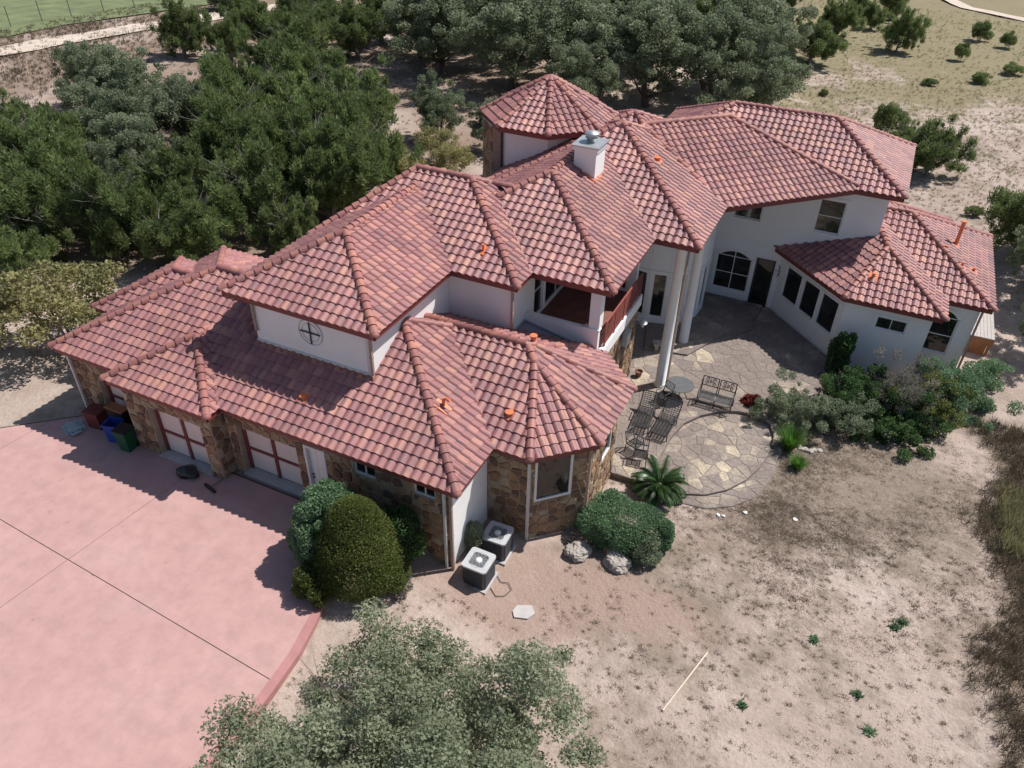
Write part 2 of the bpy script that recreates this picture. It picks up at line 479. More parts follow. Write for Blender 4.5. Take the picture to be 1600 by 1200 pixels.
def voronoi(x0, x1, y0, y1, size, jit, rg, stretch=1.0):
    nx = max(1, round((x1 - x0) / (size * stretch))); ny = max(1, round((y1 - y0) / size))
    sx, sy = (x1 - x0) / nx, (y1 - y0) / ny
    S = {}
    for i in range(-1, nx + 1):
        for j in range(-1, ny + 1):
            S[i, j] = (x0 + (i + .5 + rg.uniform(-jit, jit) + (0.5 if j % 2 else 0) * 0.6) * sx, y0 + (j + .5 + rg.uniform(-jit, jit)) * sy)
    cells = []
    for i in range(nx):
        for j in range(ny):
            p = S[i, j]
            poly = [(p[0] - 3 * sx, p[1] - 3 * sy), (p[0] + 3 * sx, p[1] - 3 * sy), (p[0] + 3 * sx, p[1] + 3 * sy), (p[0] - 3 * sx, p[1] + 3 * sy)]
            for di in range(-2, 3):
                for dj in range(-2, 3):
                    q = S.get((i + di, j + dj))
                    if q is None or (di == 0 and dj == 0): continue
                    dx, dy = q[0] - p[0], q[1] - p[1]
                    l = math.hypot(dx, dy)
                    poly = clip_hp(poly, dx / l, dy / l, ((q[0] + p[0]) / 2 * dx + (q[1] + p[1]) / 2 * dy) / l)
            for hp in ((-1, 0, -x0), (1, 0, x1), (0, -1, -y0), (0, 1, y1)):
                poly = clip_hp(poly, *hp)
            if area(poly) > 0.004: cells.append(poly)
    return cells
def inset(P, d):
    Q = P
    for nx, ny, c in poly_hp(P):
        Q = clip_hp(Q, nx, ny, c - d)
        if len(Q) < 3: return []
    # drop tiny edges
    R_ = [Q[i] for i in range(len(Q)) if math.dist(Q[i], Q[i - 1]) > 0.012]
    return R_ if len(R_) >= 3 else []
def pebble(P, h, rg, rnd=0.0, round_=0.02):
    """a slab-like stone from a plan polygon: chamfered edge, slightly uneven top; z up from 0"""
    Q = inset(P, round_)
    if len(Q) != len(P):
        cx, cy = sum(p[0] for p in P) / len(P), sum(p[1] for p in P) / len(P)
        Q = [(cx + (x - cx) * .88, cy + (y - cy) * .88) for x, y in P]
    n = len(P)
    mb = MB()
    vs = [(x, y, 0) for x, y in P] + [(x, y, h * .55) for x, y in P] + [(x, y, h + rg.uniform(-.15, .15) * h) for x, y in Q]
    fs = [(i, (i + 1) % n, n + (i + 1) % n, n + i) for i in range(n)] + [(n + i, n + (i + 1) % n, 2 * n + (i + 1) % n, 2 * n + i) for i in range(n)] + [tuple(range(2 * n, 3 * n))]
    mb.add(vs, fs, False, [(0, 0, rnd)] * (3 * n))
    return mb

# ------------------------------------------------------------------ ground
def ground_material():
    mt, nt, b = new_mat('dry_ground')
    geo = node(nt, 'ShaderNodeNewGeometry')
    P = geo.outputs['Position']
    sx = node(nt, 'ShaderNodeSeparateXYZ'); nt.links.new(P, sx.inputs[0])
    n_soil = noise(nt, P, 0.25, 8, 0.65)
    soil = ramp(nt, [(0.3, (0.355, 0.275, 0.23)), (0.5, (0.44, 0.352, 0.302)), (0.7, (0.52, 0.433, 0.38))])
    nt.links.new(n_soil.outputs[0], soil.inputs[0])
    n_fine = noise(nt, P, 9, 7, 0.72)
    rf = ramp(nt, [(0.28, g3(0.84)), (0.72, g3(1.1))]); nt.links.new(n_fine.outputs[0], rf.inputs[0])
    c = mix(nt, 1.0, soil.outputs[0], rf.outputs[0], 'MULTIPLY')
    # matted dry grass: broad drifts broken into clumps
    n_big = noise(nt, P, 0.16, 4, 0.55)
    # closer to the garden beds the turf is denser
    def blob(x0, y0, rx, ry):
        a = math_(nt, 'DIVIDE', math_(nt, 'SUBTRACT', sx.outputs[0], x0), rx)
        d = math_(nt, 'DIVIDE', math_(nt, 'SUBTRACT', sx.outputs[1], y0), ry)
        s2 = math_(nt, 'ADD', math_(nt, 'MULTIPLY', a, a), math_(nt, 'MULTIPLY', d, d))
        return math_(nt, 'MAXIMUM', 0.0, math_(nt, 'SUBTRACT', 1.0, s2))
    turf = math_(nt, 'ADD', blob(2.5, 26.0, 7.0, 5.5), math_(nt, 'MULTIPLY', blob(-2.8, 17.5, 4.5, 4.0), 0.8))
    dens = math_(nt, 'ADD', math_(nt, 'MULTIPLY', turf, 0.42), math_(nt, 'SUBTRACT', n_big.outputs[0], 0.5))
    n_cl = noise(nt, P, 1.1, 8, 0.62)
    msk = math_(nt, 'ADD', n_cl.outputs[0], dens)
    rm = ramp(nt, [(0.46, g3(0)), (0.74, g3(0.85))]); nt.links.new(msk, rm.inputs[0])
    n_g = noise(nt, P, 5, 6, 0.7)
    gr = ramp(nt, [(0.3, (0.165, 0.13, 0.10)), (0.55, (0.235, 0.19, 0.148)), (0.75, (0.31, 0.26, 0.20))]); nt.links.new(n_g.outputs[0], gr.inputs[0])
    c = mix(nt, rm.outputs[0], c, gr.outputs[0])
    # small scattered clumps
    n_sp = noise(nt, P, 4.6, 5, 0.62)
    rs = ramp(nt, [(0.56, g3(0)), (0.74, g3(0.55))]); nt.links.new(n_sp.outputs[0], rs.inputs[0])
    c = mix(nt, rs.outputs[0], c, (0.25, 0.20, 0.155))
    # reddish subsoil worn bare along the house wall and hedge
    red = math_(nt, 'MAXIMUM', blob(-7.0, 15.4, 4.2, 2.6), blob(-3.6, 16.6, 4.0, 1.6))
    red = math_(nt, 'MULTIPLY', red, math_(nt, 'MINIMUM', 1.0, math_(nt, 'MULTIPLY', n_cl.outputs[0], 1.8)))
    c = mix(nt, math_(nt, 'MINIMUM', 0.85, math_(nt, 'MULTIPLY', red, 1.3)), c, mix(nt, n_fine.outputs[0], (0.27, 0.185, 0.15), (0.42, 0.31, 0.26)))
    # green-olive pasture further out on the right
    far = math_(nt, 'ADD', math_(nt, 'DIVIDE', math_(nt, 'SUBTRACT', sx.outputs[1], 72.0), 20.0), math_(nt, 'MULTIPLY', math_(nt, 'SUBTRACT', n_cl.outputs[0], 0.5), 1.6))
    n_f2 = noise(nt, P, 0.09, 6, 0.6)
    far = math_(nt, 'ADD', far, math_(nt, 'MULTIPLY', math_(nt, 'SUBTRACT', n_f2.outputs[0], 0.5), 4.0))
    rfar = ramp(nt, [(0.3, g3(0)), (0.75, g3(0.85))]); nt.links.new(far, rfar.inputs[0])
    past = ramp(nt, [(0.3, (0.16, 0.14, 0.075)), (0.55, (0.23, 0.20, 0.11)), (0.75, (0.31, 0.265, 0.17))]); nt.links.new(n_g.outputs[0], past.inputs[0])
    c = mix(nt, rfar.outputs[0], c, past.outputs[0])
    # leaf litter under the woods
    wx = math_(nt, 'DIVIDE', math_(nt, 'SUBTRACT', -14.0, sx.outputs[0]), 14.0)
    wy = math_(nt, 'DIVIDE', math_(nt, 'SUBTRACT', sx.outputs[1], 15.0), 9.0)
    wood = math_(nt, 'MULTIPLY', math_(nt, 'MINIMUM', 1.0, math_(nt, 'MAXIMUM', 0.0, wx)), math_(nt, 'MINIMUM', 1.0, math_(nt, 'MAXIMUM', 0.0, wy)))
    lit = math_(nt, 'MULTIPLY', wood, n_big.outputs[0])
    rl = ramp(nt, [(0.28, g3(0)), (0.52, g3(0.7))]); nt.links.new(lit, rl.inputs[0])
    c = mix(nt, rl.outputs[0], c, mix(nt, n_g.outputs[0], (0.13, 0.09, 0.065), (0.30, 0.21, 0.155)))
    # thatch under the tall weeds of the margin
    wm = math_(nt, 'ADD', math_(nt, 'SUBTRACT', sx.outputs[0], 7.6), math_(nt, 'MULTIPLY', math_(nt, 'SUBTRACT', n_cl.outputs[0], 0.5), 3.0))
    wm = math_(nt, 'MULTIPLY', math_(nt, 'MINIMUM', 1.0, math_(nt, 'MAXIMUM', 0.0, wm)), math_(nt, 'MINIMUM', 1.0, math_(nt, 'MAXIMUM', 0.0, math_(nt, 'DIVIDE', math_(nt, 'SUBTRACT', 34.0, sx.outputs[1]), 3.0))))
    c = mix(nt, math_(nt, 'MULTIPLY', wm, 0.85), c, mix(nt, n_g.outputs[0], (0.07, 0.052, 0.036), (0.24, 0.185, 0.13)))
    nt.links.new(c, b.inputs['Base Color'])
    b.inputs['Roughness'].default_value = 0.97
    b.inputs['Specular IOR Level'].default_value = 0.15
    nb = math_(nt, 'ADD', n_fine.outputs[0], math_(nt, 'MULTIPLY', n_sp.outputs[0], 1.5))
    bump(nt, b, nb, 0.7, 0.06)
ground_material()
def axis(lo, hi, step, far):
    a = list(np.arange(lo, hi + 1e-6, step))
    s, x = step, hi
    while x < far:
        s *= 1.35; x += s; a.append(x)
    s, x = step, lo
    pre = []
    while x > -far:
        s *= 1.35; x -= s; pre.append(x)
    return pre[::-1] + a
gx, gy = axis(-45, 20, 0.7, 2500), axis(-2, 60, 0.7, 2500)
mb = MB()
mb.v = [(x, y, ground_z(x, y)) for y in gy for x in gx]
mb.t = [(0., 0., 0.)] * len(mb.v)
nxg = len(gx)
mb.f = [(j * nxg + i, j * nxg + i + 1, (j + 1) * nxg + i + 1, (j + 1) * nxg + i) for j in range(len(gy) - 1) for i in range(nxg - 1)]
mb.sm = [True] * len(mb.f); mb.mi = [0] * len(mb.f)
tag(mb.build('ground', 'dry_ground'), 'dry pale soil with matted brown grass around the house', kind='structure')

# driveway slabs of red tinted concrete with open joints, dark red border band
drive = [(-28.6, 12.75), (-40, 3.5), (-40, -6), (-9.5, -6), (-10.3, 0), (-10.9, 4.5), (-11.05, 6.5), (-11.1, 8.3), (-11.2, 9.6), (-11.45, 10.8), (-11.8, 11.9), (-12.3, 13.2), (-12.6, 14.4), (-12.7, 15.02), (-26.1, 15.02)]
drive = drive[::1]
if area(drive) < 0: drive = drive[::-1]
# convex decomposition by fan from an interior point keeps every slab simple
root = thing('driveway', 'red tinted concrete driveway with saw cut joints', 'driveway'); del root['category']; root['kind'] = 'structure'
c0 = (-19.0, 9.0)
def offset_poly(P, d):
    n = len(P); out = []
    for i in range(n):
        a, b_, c_ = Vector(P[i - 1]), Vector(P[i]), Vector(P[(i + 1) % n])
        n1 = Vector((b_.y - a.y, a.x - b_.x)).normalized(); n2 = Vector((c_.y - b_.y, b_.x - c_.x)).normalized()
        k = (n1 + n2); k = k / max(0.3, k.dot(n1))
        out.append(tuple(b_ - k * d))
    return out
jA = lambda x: 9.22 - 0.0585 * (x + 24)     # joint running along the garage
mbs = {}
inner = offset_poly(drive, 0.30)
tri = [[c0, inner[i], inner[(i + 1) % len(inner)]] for i in range(len(inner))]
th = math.atan(-0.0585)
nA = (-math.sin(th), math.cos(th)); cA = nA[0] * -24 + nA[1] * 9.33
nB = (0.9945, -0.105); cB = nB[0] * -20.25 + nB[1] * 9.1
nC = (0.9945, -0.105); cC = cB - 7.2
nD = (nA[0], nA[1]); cD = cA - 6.5
for ia, (sa) in enumerate((1, -1)):
    for ib in range(3):
        pm = MB()
        for T in tri:
            P = T if area(T) > 0 else T[::-1]
            P = clip_hp(P, -nA[0] * sa, -nA[1] * sa, -sa * cA - 0.014)
            if ib == 0: P = clip_hp(P, -nB[0], -nB[1], -cB - 0.007)
            if ib == 1:
                P = clip_hp(P, nB[0], nB[1], cB - 0.007) if len(P) > 2 else P
                P = clip_hp(P, -nC[0], -nC[1], -cC - 0.007) if len(P) > 2 else P
            if ib == 2: P = clip_hp(P, nC[0], nC[1], cC - 0.007) if len(P) > 2 else P
            if len(P) > 2 and abs(area(P)) > 1e-3:
                pm.add([(x, y, 0.03) for x, y in P], [tuple(range(len(P)))])
        if pm.f:
            pm.build('slab', 'red_concrete', root)
bm_ = MB()
n = len(drive)
for i in range(n):
    j = (i + 1) % n
    if min(drive[i][1], drive[j][1]) > 13.5 or (drive[i][0] < -25 and drive[j][0] < -25 and max(drive[i][1], drive[j][1]) > 14): continue
    bm_.add([(*drive[i], 0.035), (*drive[j], 0.035), (*inner[j], 0.035), (*inner[i], 0.035)], [(0, 1, 2, 3)])
    bm_.add([(*drive[i], -0.4), (*drive[j], -0.4), (*drive[j], 0.035), (*drive[i], 0.035)], [(0, 1, 2, 3)])
bm_.build('border', 'red_border', root)
bb = MB(); P = offset_poly(drive, 0.2)
for T in [[c0, P[i], P[(i + 1) % n]] for i in range(n)]:
    bb.add([(x, y, 0.012) for x, y in (T if area(T) > 0 else T[::-1])], [(0, 1, 2)])
bb.build('joint_bed', 'bark', root)

# far tracks
def strip(name, pts, w, mat, label, zoff=0.16):
    mbx = MB(); L = []
    rg = random.Random(3)
    for i, p in enumerate(pts):
        a = Vector(pts[max(0, i - 1)]); c_ = Vector(pts[min(len(pts) - 1, i + 1)])
        d = (c_ - a).normalized(); nrm = Vector((-d.y, d.x))
        for s in (-1, -.3, .3, 1):
            q = Vector(p) + nrm * s * w * (1 + rg.uniform(-.2, .2)) / 2
            L.append((q.x, q.y, ground_z(q.x, q.y) + zoff - (0.02 if abs(s) == 1 else 0)))
    for i in range(len(pts) - 1):
        mbx.add([L[k] for k in range(4 * i, 4 * i + 8)], [(k, k + 1, k + 5, k + 4) for k in range(3)], True)
    return tag(mbx.build(name, mat), label, kind='structure')
def dense(pts, step=2.5):
    out = []
    for a, b_ in zip(pts[:-1], pts[1:]):
        k = max(1, int(math.dist(a, b_) / step))
        out += [tuple(a[q] + (b_[q] - a[q]) * t / k for q in (0, 1)) for t in range(k)]
    return out + [pts[-1]]
simple('track', (0.55, 0.465, 0.385), 0.97, 0.14, 0.6, bmp=0.6, bscale=6)
simple('field_green', (0.15, 0.18, 0.08), 0.97, 0.3, 0.35)
simple('dust', (0.56, 0.45, 0.365), 0.97, 0.2, 0.5, bmp=0.6, bscale=5)
strip('dirt_road', dense([(-92, 40), (-83.5, 53), (-82.8, 61.0), (-80.8, 69), (-77, 82), (-72, 98)]), 4.2, 'track', 'pale caliche road beyond the woods')
strip('dirt_path', dense([(-2, 162), (2.6, 144.5), (6.6, 133.5), (13.8, 128), (26, 122)]), 1.9, 'track', 'pale foot track across the olive pasture')
mbf = MB()
P = [(-93.5, 40), (-93.4, 66), (-89.5, 80), (-84, 110), (-150, 140), (-150, 40)]
for i in range(1, len(P) - 1):
    pass
gxs = np.linspace(-170, -90, 30); gys = np.linspace(30, 130, 40)
for i in range(len(gxs) - 1):
    for j in range(len(gys) - 1):
        q = [(gxs[i], gys[j]), (gxs[i + 1], gys[j]), (gxs[i + 1], gys[j + 1]), (gxs[i], gys[j + 1])]
        q = [(x + max(0, (y - 66) * 0.28), y) for x, y in q]
        mbf.add([(x, y, ground_z(x, y) + 0.12) for x, y in q], [(0, 1, 2, 3)], True)
tag(mbf.build('green_field', 'field_green'), 'mown green field behind the wire fence', kind='structure')

# ------------------------------------------------------------------ the house: roofs
house = thing('house', 'two storey house with red clay tile hip roofs, white stucco and stone walls', 'house', (-12, 25, 0))
HOUSE_OFF = Vector((-12, 25, 0))
def hpart(o, parent=None):
    """parent a world-space mesh under the house (or one of its parts)"""
    o.parent = parent or house
    o.matrix_parent_inverse = Matrix.Translation(-HOUSE_OFF)
    return o
def hsub(o, parent):
    o.parent = parent          # parent mesh has identity basis in world space
    return o

S2 = math.sqrt(0.5)
def rect(x0, x1, y0, y1): return [(-1, 0, -x0), (1, 0, x1), (0, -1, -y0), (0, 1, y1)]
PITCH = 0.5
TW, TE = 0.322, 0.38        # tile cover width and exposure
CAP_R = 0.15

class Block:
    def __init__(s, planes, ze, pitch=PITCH):
        s.pl = [p[:3] for p in planes]; s.k = [p[3] if len(p) > 3 else 1.0 for p in planes]; s.ze = ze; s.p = pitch
    def zpl(s, k):
        """plane k as z = a*x + b*y + c"""
        nx, ny, c = s.pl[k]
        p = s.p * s.k[k]
        return (-p * nx, -p * ny, s.ze + p * c)
    def face(s, k):
        nx, ny, c = s.pl[k]
        P = [(-200, -200), (200, -200), (200, 200), (-200, 200)]
        P = clip_hp(P, nx, ny, c)
        for j, (mx, my, e) in enumerate(s.pl):
            if j == k: continue
            # dist_k <= dist_j :  c-n.p <= e-m.p  -> (m-n).p <= e-c
            ka, kb = s.k[k], s.k[j]
            ax, ay = kb * mx - ka * nx, kb * my - ka * ny
            l = math.hypot(ax, ay)
            if l < 1e-6: continue
            P = clip_hp(P, ax / l, ay / l, (kb * e - ka * c) / l)
            P = clip_hp(P, mx, my, e)
            if len(P) < 3: return []
        return P
def zat(pl, x, y): return pl[0] * x + pl[1] * y + pl[2]
def higher_region(B, pl, eps):
    """half-planes where block B's surface lies above plane pl (+eps)"""
    hp = []
    for k in range(len(B.pl)):
        q = B.zpl(k)
        # q(x,y) >= pl(x,y)+eps  ->  (pl-q).(x,y,1) <= -eps
        ax, ay, c = pl[0] - q[0], pl[1] - q[1], pl[2] - q[2]
        l = math.hypot(ax, ay)
        if l < 1e-6:
            if c > -eps: return None
            continue
        hp.append((ax / l, ay / l, (-eps - c) / l))
    for nx, ny, c in B.pl: hp.append((nx, ny, c))
    return hp

# cross profile of one barrel-and-pan tile, across 0..1
PROF = [(0.0, 0.018), (0.05, 0.036), (0.16, 0.060), (0.30, 0.076), (0.44, 0.069), (0.57, 0.043), (0.67, 0.014), (0.78, 0.001), (0.90, 0.0), (1.0, 0.010)]
BUTT = 0.048
def tile_polys(u0, v0, cw=TW, lo=0.0):
    """list of (poly[(u,v,h)], smooth) for one tile with lower edge at v0"""
    L = TE + 0.045
    top0 = [(u0 + a * (cw + 0.02), v0 + lo, b + BUTT) for a, b in PROF]
    top1 = [(u0 + a * (cw + 0.02), v0 + L, b * 0.96 + 0.004) for a, b in PROF]
    bot0 = [(u, v, h - BUTT * 0.95) for u, v, h in top0]
    out = []
    for i in range(len(PROF) - 1):
        out.append(((top0[i], top0[i + 1], top1[i + 1], top1[i]), True))
        out.append(((bot0[i], bot0[i + 1], top0[i + 1], top0[i]), False))
    return out

TILES = []      # (area_px, matrix) full tiles
def cam_px(P):
    v = Vector(P) - Vector((0, 0, 20))
    d = v.dot(f_)
    return (768 * v.dot(right) / d, 768 * v.dot(down) / d)
cap_segs = []   # (p_low, p_high, parent)

def build_roof(name, blocks, holes=(), extra_ridges=(), label=None, skip_caps=lambda p: False):
    deck = MB(); fas = MB(); tl = MB()
    full = []
    ridge_list = []
    for bi, B in enumerate(blocks):
        for k in range(len(B.pl)):
            base = B.face(k)
            if len(base) < 3 or abs(area(base)) < 1e-3: continue
            pl = B.zpl(k)
            pieces = [base]
            for bj, C in enumerate(blocks):
                if bj == bi: continue
                hr = higher_region(C, pl, -0.003 if bj < bi else 0.003)
                if hr: pieces = subtract(pieces, hr)
            for H in holes: pieces = subtract(pieces, H)
            pieces = [p for p in pieces if abs(area(p)) > 0.01]
            nx, ny, c = B.pl[k]
            e = Vector((-ny, nx, 0))                       # along eave
            up = Vector((-nx, -ny, B.p * B.k[k])).normalized()      # up slope
            nrm = e.cross(up).normalized()
            if nrm.z < 0: e = -e; nrm = e.cross(up).normalized()
            org = Vector((nx * c, ny * c, B.ze))
            sl = math.hypot(1, B.p)
            for P in pieces:
                n_ = len(P)
                deck.add([(x, y, zat(pl, x, y)) for x, y in P], [tuple(range(n_))])
                # eave board and soffit along the part of the edge on the eave line
                for i in range(n_):
                    a, b_ = P[i], P[(i + 1) % n_]
                    if abs(nx * a[0] + ny * a[1] - c) < 1e-3 and abs(nx * b_[0] + ny * b_[1] - c) < 1e-3 and math.dist(a, b_) > 0.05:
                        A_, B_ = Vector((*a, 0)), Vector((*b_, 0))
                        o_ = Vector((nx, ny, 0))
                        z1, z0 = B.ze - 0.005, B.ze - 0.215
                        q = []
                        for zz in (z0, z1):
                            for t in (0.0, -0.035):
                                for w in (A_, B_):
                                    v = w + o_ * t; q.append((v.x, v.y, zz))
                        fas.add(q, [(0, 1, 5, 4), (3, 2, 6, 7), (4, 5, 7, 6), (1, 0, 2, 3), (0, 4, 6, 2), (1, 3, 7, 5)])
                        s0, s1 = A_ - o_ * 0.035, B_ - o_ * 0.035
                        t0, t1 = A_ - o_ * 0.75, B_ - o_ * 0.75
                        fas.add([(s0.x, s0.y, z0 + .05), (s1.x, s1.y, z0 + .05), (t1.x, t1.y, z0 + .05), (t0.x, t0.y, z0 + .05)], [(0, 1, 2, 3)], mi=1)
            # tiles
            us, vs_ = [], []
            for P in pieces:
                for x, y in P:
                    w = Vector((x, y, zat(pl, x, y))) - org
                    us.append(w.dot(e)); vs_.append(w.dot(up))
            if not us: continue
            pu = [[((Vector((x, y, zat(pl, x, y))) - org).dot(e), (Vector((x, y, zat(pl, x, y))) - org).dot(up)) for x, y in P] for P in pieces]
            pu = [q if area(q) > 0 else q[::-1] for q in pu]
            hps = [poly_hp(q) for q in pu]
            M = Matrix((e, up, nrm)).transposed().to_4x4(); M.translation = org + nrm * 0.02
            off = random.Random(bi * 17 + k).uniform(0, TW)
            i0, i1 = math.floor((min(us) - off) / TW) - 1, math.ceil((max(us) - off) / TW) + 1
            j1 = math.ceil(max(vs_) / TE) + 1
            for j in range(-1, j1):
                for i in range(i0, i1):
                    u0, v0 = off + i * TW, -0.05 + j * TE
                    if j == -1: continue
                    cs = [(u0 + .01, max(v0, 0.001)), (u0 + TW - .01, max(v0, 0.001)), (u0 + TW - .01, v0 + TE), (u0 + .01, v0 + TE)]
                    ins = [any(all(a * p[0] + b_ * p[1] <= c_ + 1e-4 for a, b_, c_ in hp) for hp in hps) for p in cs]
                    if all(ins):
                        full.append((M, u0, v0))
                        continue
                    # trimmed tile: clip its polygons by the face pieces
                    rnd = rng.random()
                    for hp in hps:
                        # quick reject
                        if any(min(a * p[0] + b_ * p[1] for p in cs) > c_ for a, b_, c_ in hp): continue
                        for poly, smo in tile_polys(u0, v0):
                            Q = list(poly)
                            for a, b_, c_ in hp:
                                extra = 0.06 if (abs(a) < 1e-3 and b_ < 0) else 0.012
                                Q = clip_hp(Q, a, b_, c_ + extra)
                                if len(Q) < 3: break
                            if len(Q) < 3: continue
                            tl.add([M @ Vector(q) for q in Q], [tuple(range(len(Q)))], False, [((q[0] - u0) / TW, (q[1] - v0) / TE, rnd) for q in Q])
            # ridge / hip edges of this block (each pair once)
            for k2 in range(k + 1, len(B.pl)):
                F2 = B.face(k2)
                if len(F2) < 3: continue
                pl2 = B.zpl(k2)
                on = [(x, y) for x, y in base if abs(zat(pl, x, y) - zat(pl2, x, y)) < 1e-3 and any(math.dist((x, y), q) < 1e-3 for q in F2)]
                if len(on) >= 2:
                    a, b_ = max(((p, q) for p in on for q in on), key=lambda t: math.dist(*t))
                    if math.dist(a, b_) < 0.1: continue
                    # keep the stretch not buried under other blocks
                    N = 160; keep = []
                    for t in range(N + 1):
                        x, y = a[0] + (b_[0] - a[0]) * t / N, a[1] + (b_[1] - a[1]) * t / N
                        z = zat(pl, x, y); okk = True
                        for bj, C in enumerate(blocks):
                            if bj == bi: continue
                            if all(c2 - n2x * x - n2y * y > 0 for n2x, n2y, c2 in C.pl) and min(zat(C.zpl(q), x, y) for q in range(len(C.pl))) > z + 0.01: okk = False
                        for H in holes:
                            if all(h0 * x + h1 * y <= h2 for h0, h1, h2 in H): okk = False
                        keep.append(okk)
                    t = 0
                    while t <= N:
                        if keep[t]:
                            t0 = t
                            while t + 1 <= N and keep[t + 1]: t += 1
                            if t - t0 > 3:
                                pts = []
                                for tt in (t0, t):
                                    x, y = a[0] + (b_[0] - a[0]) * tt / N, a[1] + (b_[1] - a[1]) * tt / N
                                    pts.append(Vector((x, y, zat(pl, x, y))))
                                ridge_list.append(pts)
                        t += 1
    for a, b_ in extra_ridges: ridge_list.append([Vector(a), Vector(b_)])
    # thicken the deck downward a little so that it is a solid sheet
    for i in range(len(deck.v)): deck.v[i] = (deck.v[i][0], deck.v[i][1], deck.v[i][2] + 0.012)
    roof = deck.build(name, 'deck_dark')
    hpart(roof)
    if label: roof['label'] = label
    f_o = fas.build('fascia', ['trim_red', 'soffit']); hsub(f_o, roof)
    for M, u0, v0 in full: TILES.append((M, u0, v0, roof))
    for a, b_ in ridge_list:
        if a.z > b_.z: a, b_ = b_, a
        cap_segs.append((a, b_, roof))
    return roof, tl

def rect_hole(x0, x1, y0, y1): return [(-1, 0, -x0), (1, 0, x1), (0, -1, -y0), (0, 1, y1)]

ZU, ZE, ZL = 6.36, 3.18, 2.60
upper = [
    Block(rect(-19.4, -12.94, 17.15, 28.6), ZU),
    Block([(-1, 0, 19.4, 1.433), (1, 0, -10.2), (0, -1, -22.2), (0, 1, 30.08)], ZU),
    Block(rect(-15.75, -6.97, 23.45, 36.0), ZU),
    Block(rect(-15.75, -5.12, 28.4, 39.03), ZU),
    Block(rect(-15.78, -5.15, 30.2, 40.8), ZU),
    Block([(S2, -S2, -38.01 * S2), (-S2, S2, 38.01 * S2 + 9.44), (S2, S2, 27.01), (-S2, -S2, -13.03)], ZU),
    Block(rect(-10.9, 1.97, 37.9, 45.7), ZU),
]
lower = [
    Block(rect(-26.6, -8.66, 14.78, 24.22), ZE),
    Block(rect(-23.08, -18.16, 14.17, 22.0), ZE),
    Block([(0, -1, -17.24), (1, 0, -5.515), (S2, -S2, (-7.31 - 17.24) * S2), (S2, S2, (-5.515 + 22.45) * S2), (0, 1, 24.46), (-1, 0, 17.0)], ZE),
    Block(rect(-27.57, -17.0, 17.64, 22.5), ZE),
]
wing = [
    Block([(0, -1, -34.43), (1, 0, 4.945), (-S2, -S2, -(0.70 + 34.43) * S2), (0, 1, 46.0)], ZL),
    Block([(-1, 0, -1.0, 20.0), (1, 0, 6.9), (0, -1, -36.35), (0, 1, 44.86)], ZL),
]
turret = [Block([(math.cos(R(22.5 * 0 + 45 * k)), math.sin(R(45 * k)), math.cos(R(45 * k)) * -14.6 + math.sin(R(45 * k)) * 35.0 + 3.02) for k in range(8)], 8.5, 0.56)]

TW_CUT = [(math.cos(R(45 * k)), math.sin(R(45 * k)), math.cos(R(45 * k)) * -14.6 + math.sin(R(45 * k)) * 35.0 + 2.35) for k in range(8)]
CHIM = rect_hole(-10.95, -10.09, 29.3, 30.3)
roofs = []
roofs.append(build_roof('roof', upper, [TW_CUT, CHIM],
    extra_ridges=[((-13.51, 26.77, 8.02), (-12.45, 26.77, 8.02)),
                  ((-6.35, 33.40, 6.975), (-9.75, 34.81, 8.69))], label='upper storey red tile hip roof of many stepped bays'))
roofs.append(build_roof('roof', lower, [rect_hole(-18.1, -13.45, 17.5, 30), rect_hole(-13.6, -10.75, 22.75, 30), rect_hole(-10.9, -7.6, 23.95, 33)], label='garage level red tile hip roof'))
roofs.append(build_roof('roof', wing, [rect_hole(-20, 1.30, 38.3, 60), [(S2, S2, 34.9 * S2), (0, -1, -38.0)]], label='single storey tile roof of the far wing'))
roofs.append(build_roof('roof', turret, [], label='octagonal tile roof of the stair turret'))

# full tiles: the ones that show largest become parts, the others one joined part per roof
base_tile = MB()
for poly, smo in tile_polys(0, 0):
    base_tile.add(poly, [tuple(range(len(poly)))], False, [(q[0] / TW, q[1] / TE, 0.0) for q in poly])
def smooth_tops(me):
    """weld the curved top of the tiles so that it shades smoothly; butt ends stay crisp"""
    bm = bmesh.new(); bm.from_mesh(me)
    bmesh.ops.remove_doubles(bm, verts=bm.verts, dist=0.0004)
    bm.normal_update()
    for f in bm.faces: f.smooth = True
    for e in bm.edges:
        if len(e.link_faces) == 2 and e.calc_face_angle(0) > R(42): e.smooth = False
    bm.to_mesh(me); bm.free()
scored = []
for M, u0, v0, rf in TILES:
    q = [cam_px(M @ Vector(p)) for p in ((u0, v0, 0.05), (u0 + TW, v0, 0.05), (u0 + TW, v0 + TE, 0.05), (u0, v0 + TE, 0.05))]
    a = -area(q)
    inside = all(abs(x) < 512 and abs(y) < 384 for x, y in q)
    scored.append((a if inside else 0, M, u0, v0, rf))
scored.sort(key=lambda t: -t[0])
tile_me = base_tile.mesh('tile', 'tile'); smooth_tops(tile_me)
rest = {}
for idx, (a, M, u0, v0, rf) in enumerate(scored):
    if idx < 300:
        o = bpy.data.objects.new('tile', tile_me); col.objects.link(o)
        o.parent = rf
        o.matrix_local = M @ Matrix.Translation((u0, v0, 0)) @ Matrix.Rotation(rng.gauss(0, .006), 4, 'Z')
    else:
        rest.setdefault(rf.name, []).append((M, u0, v0))
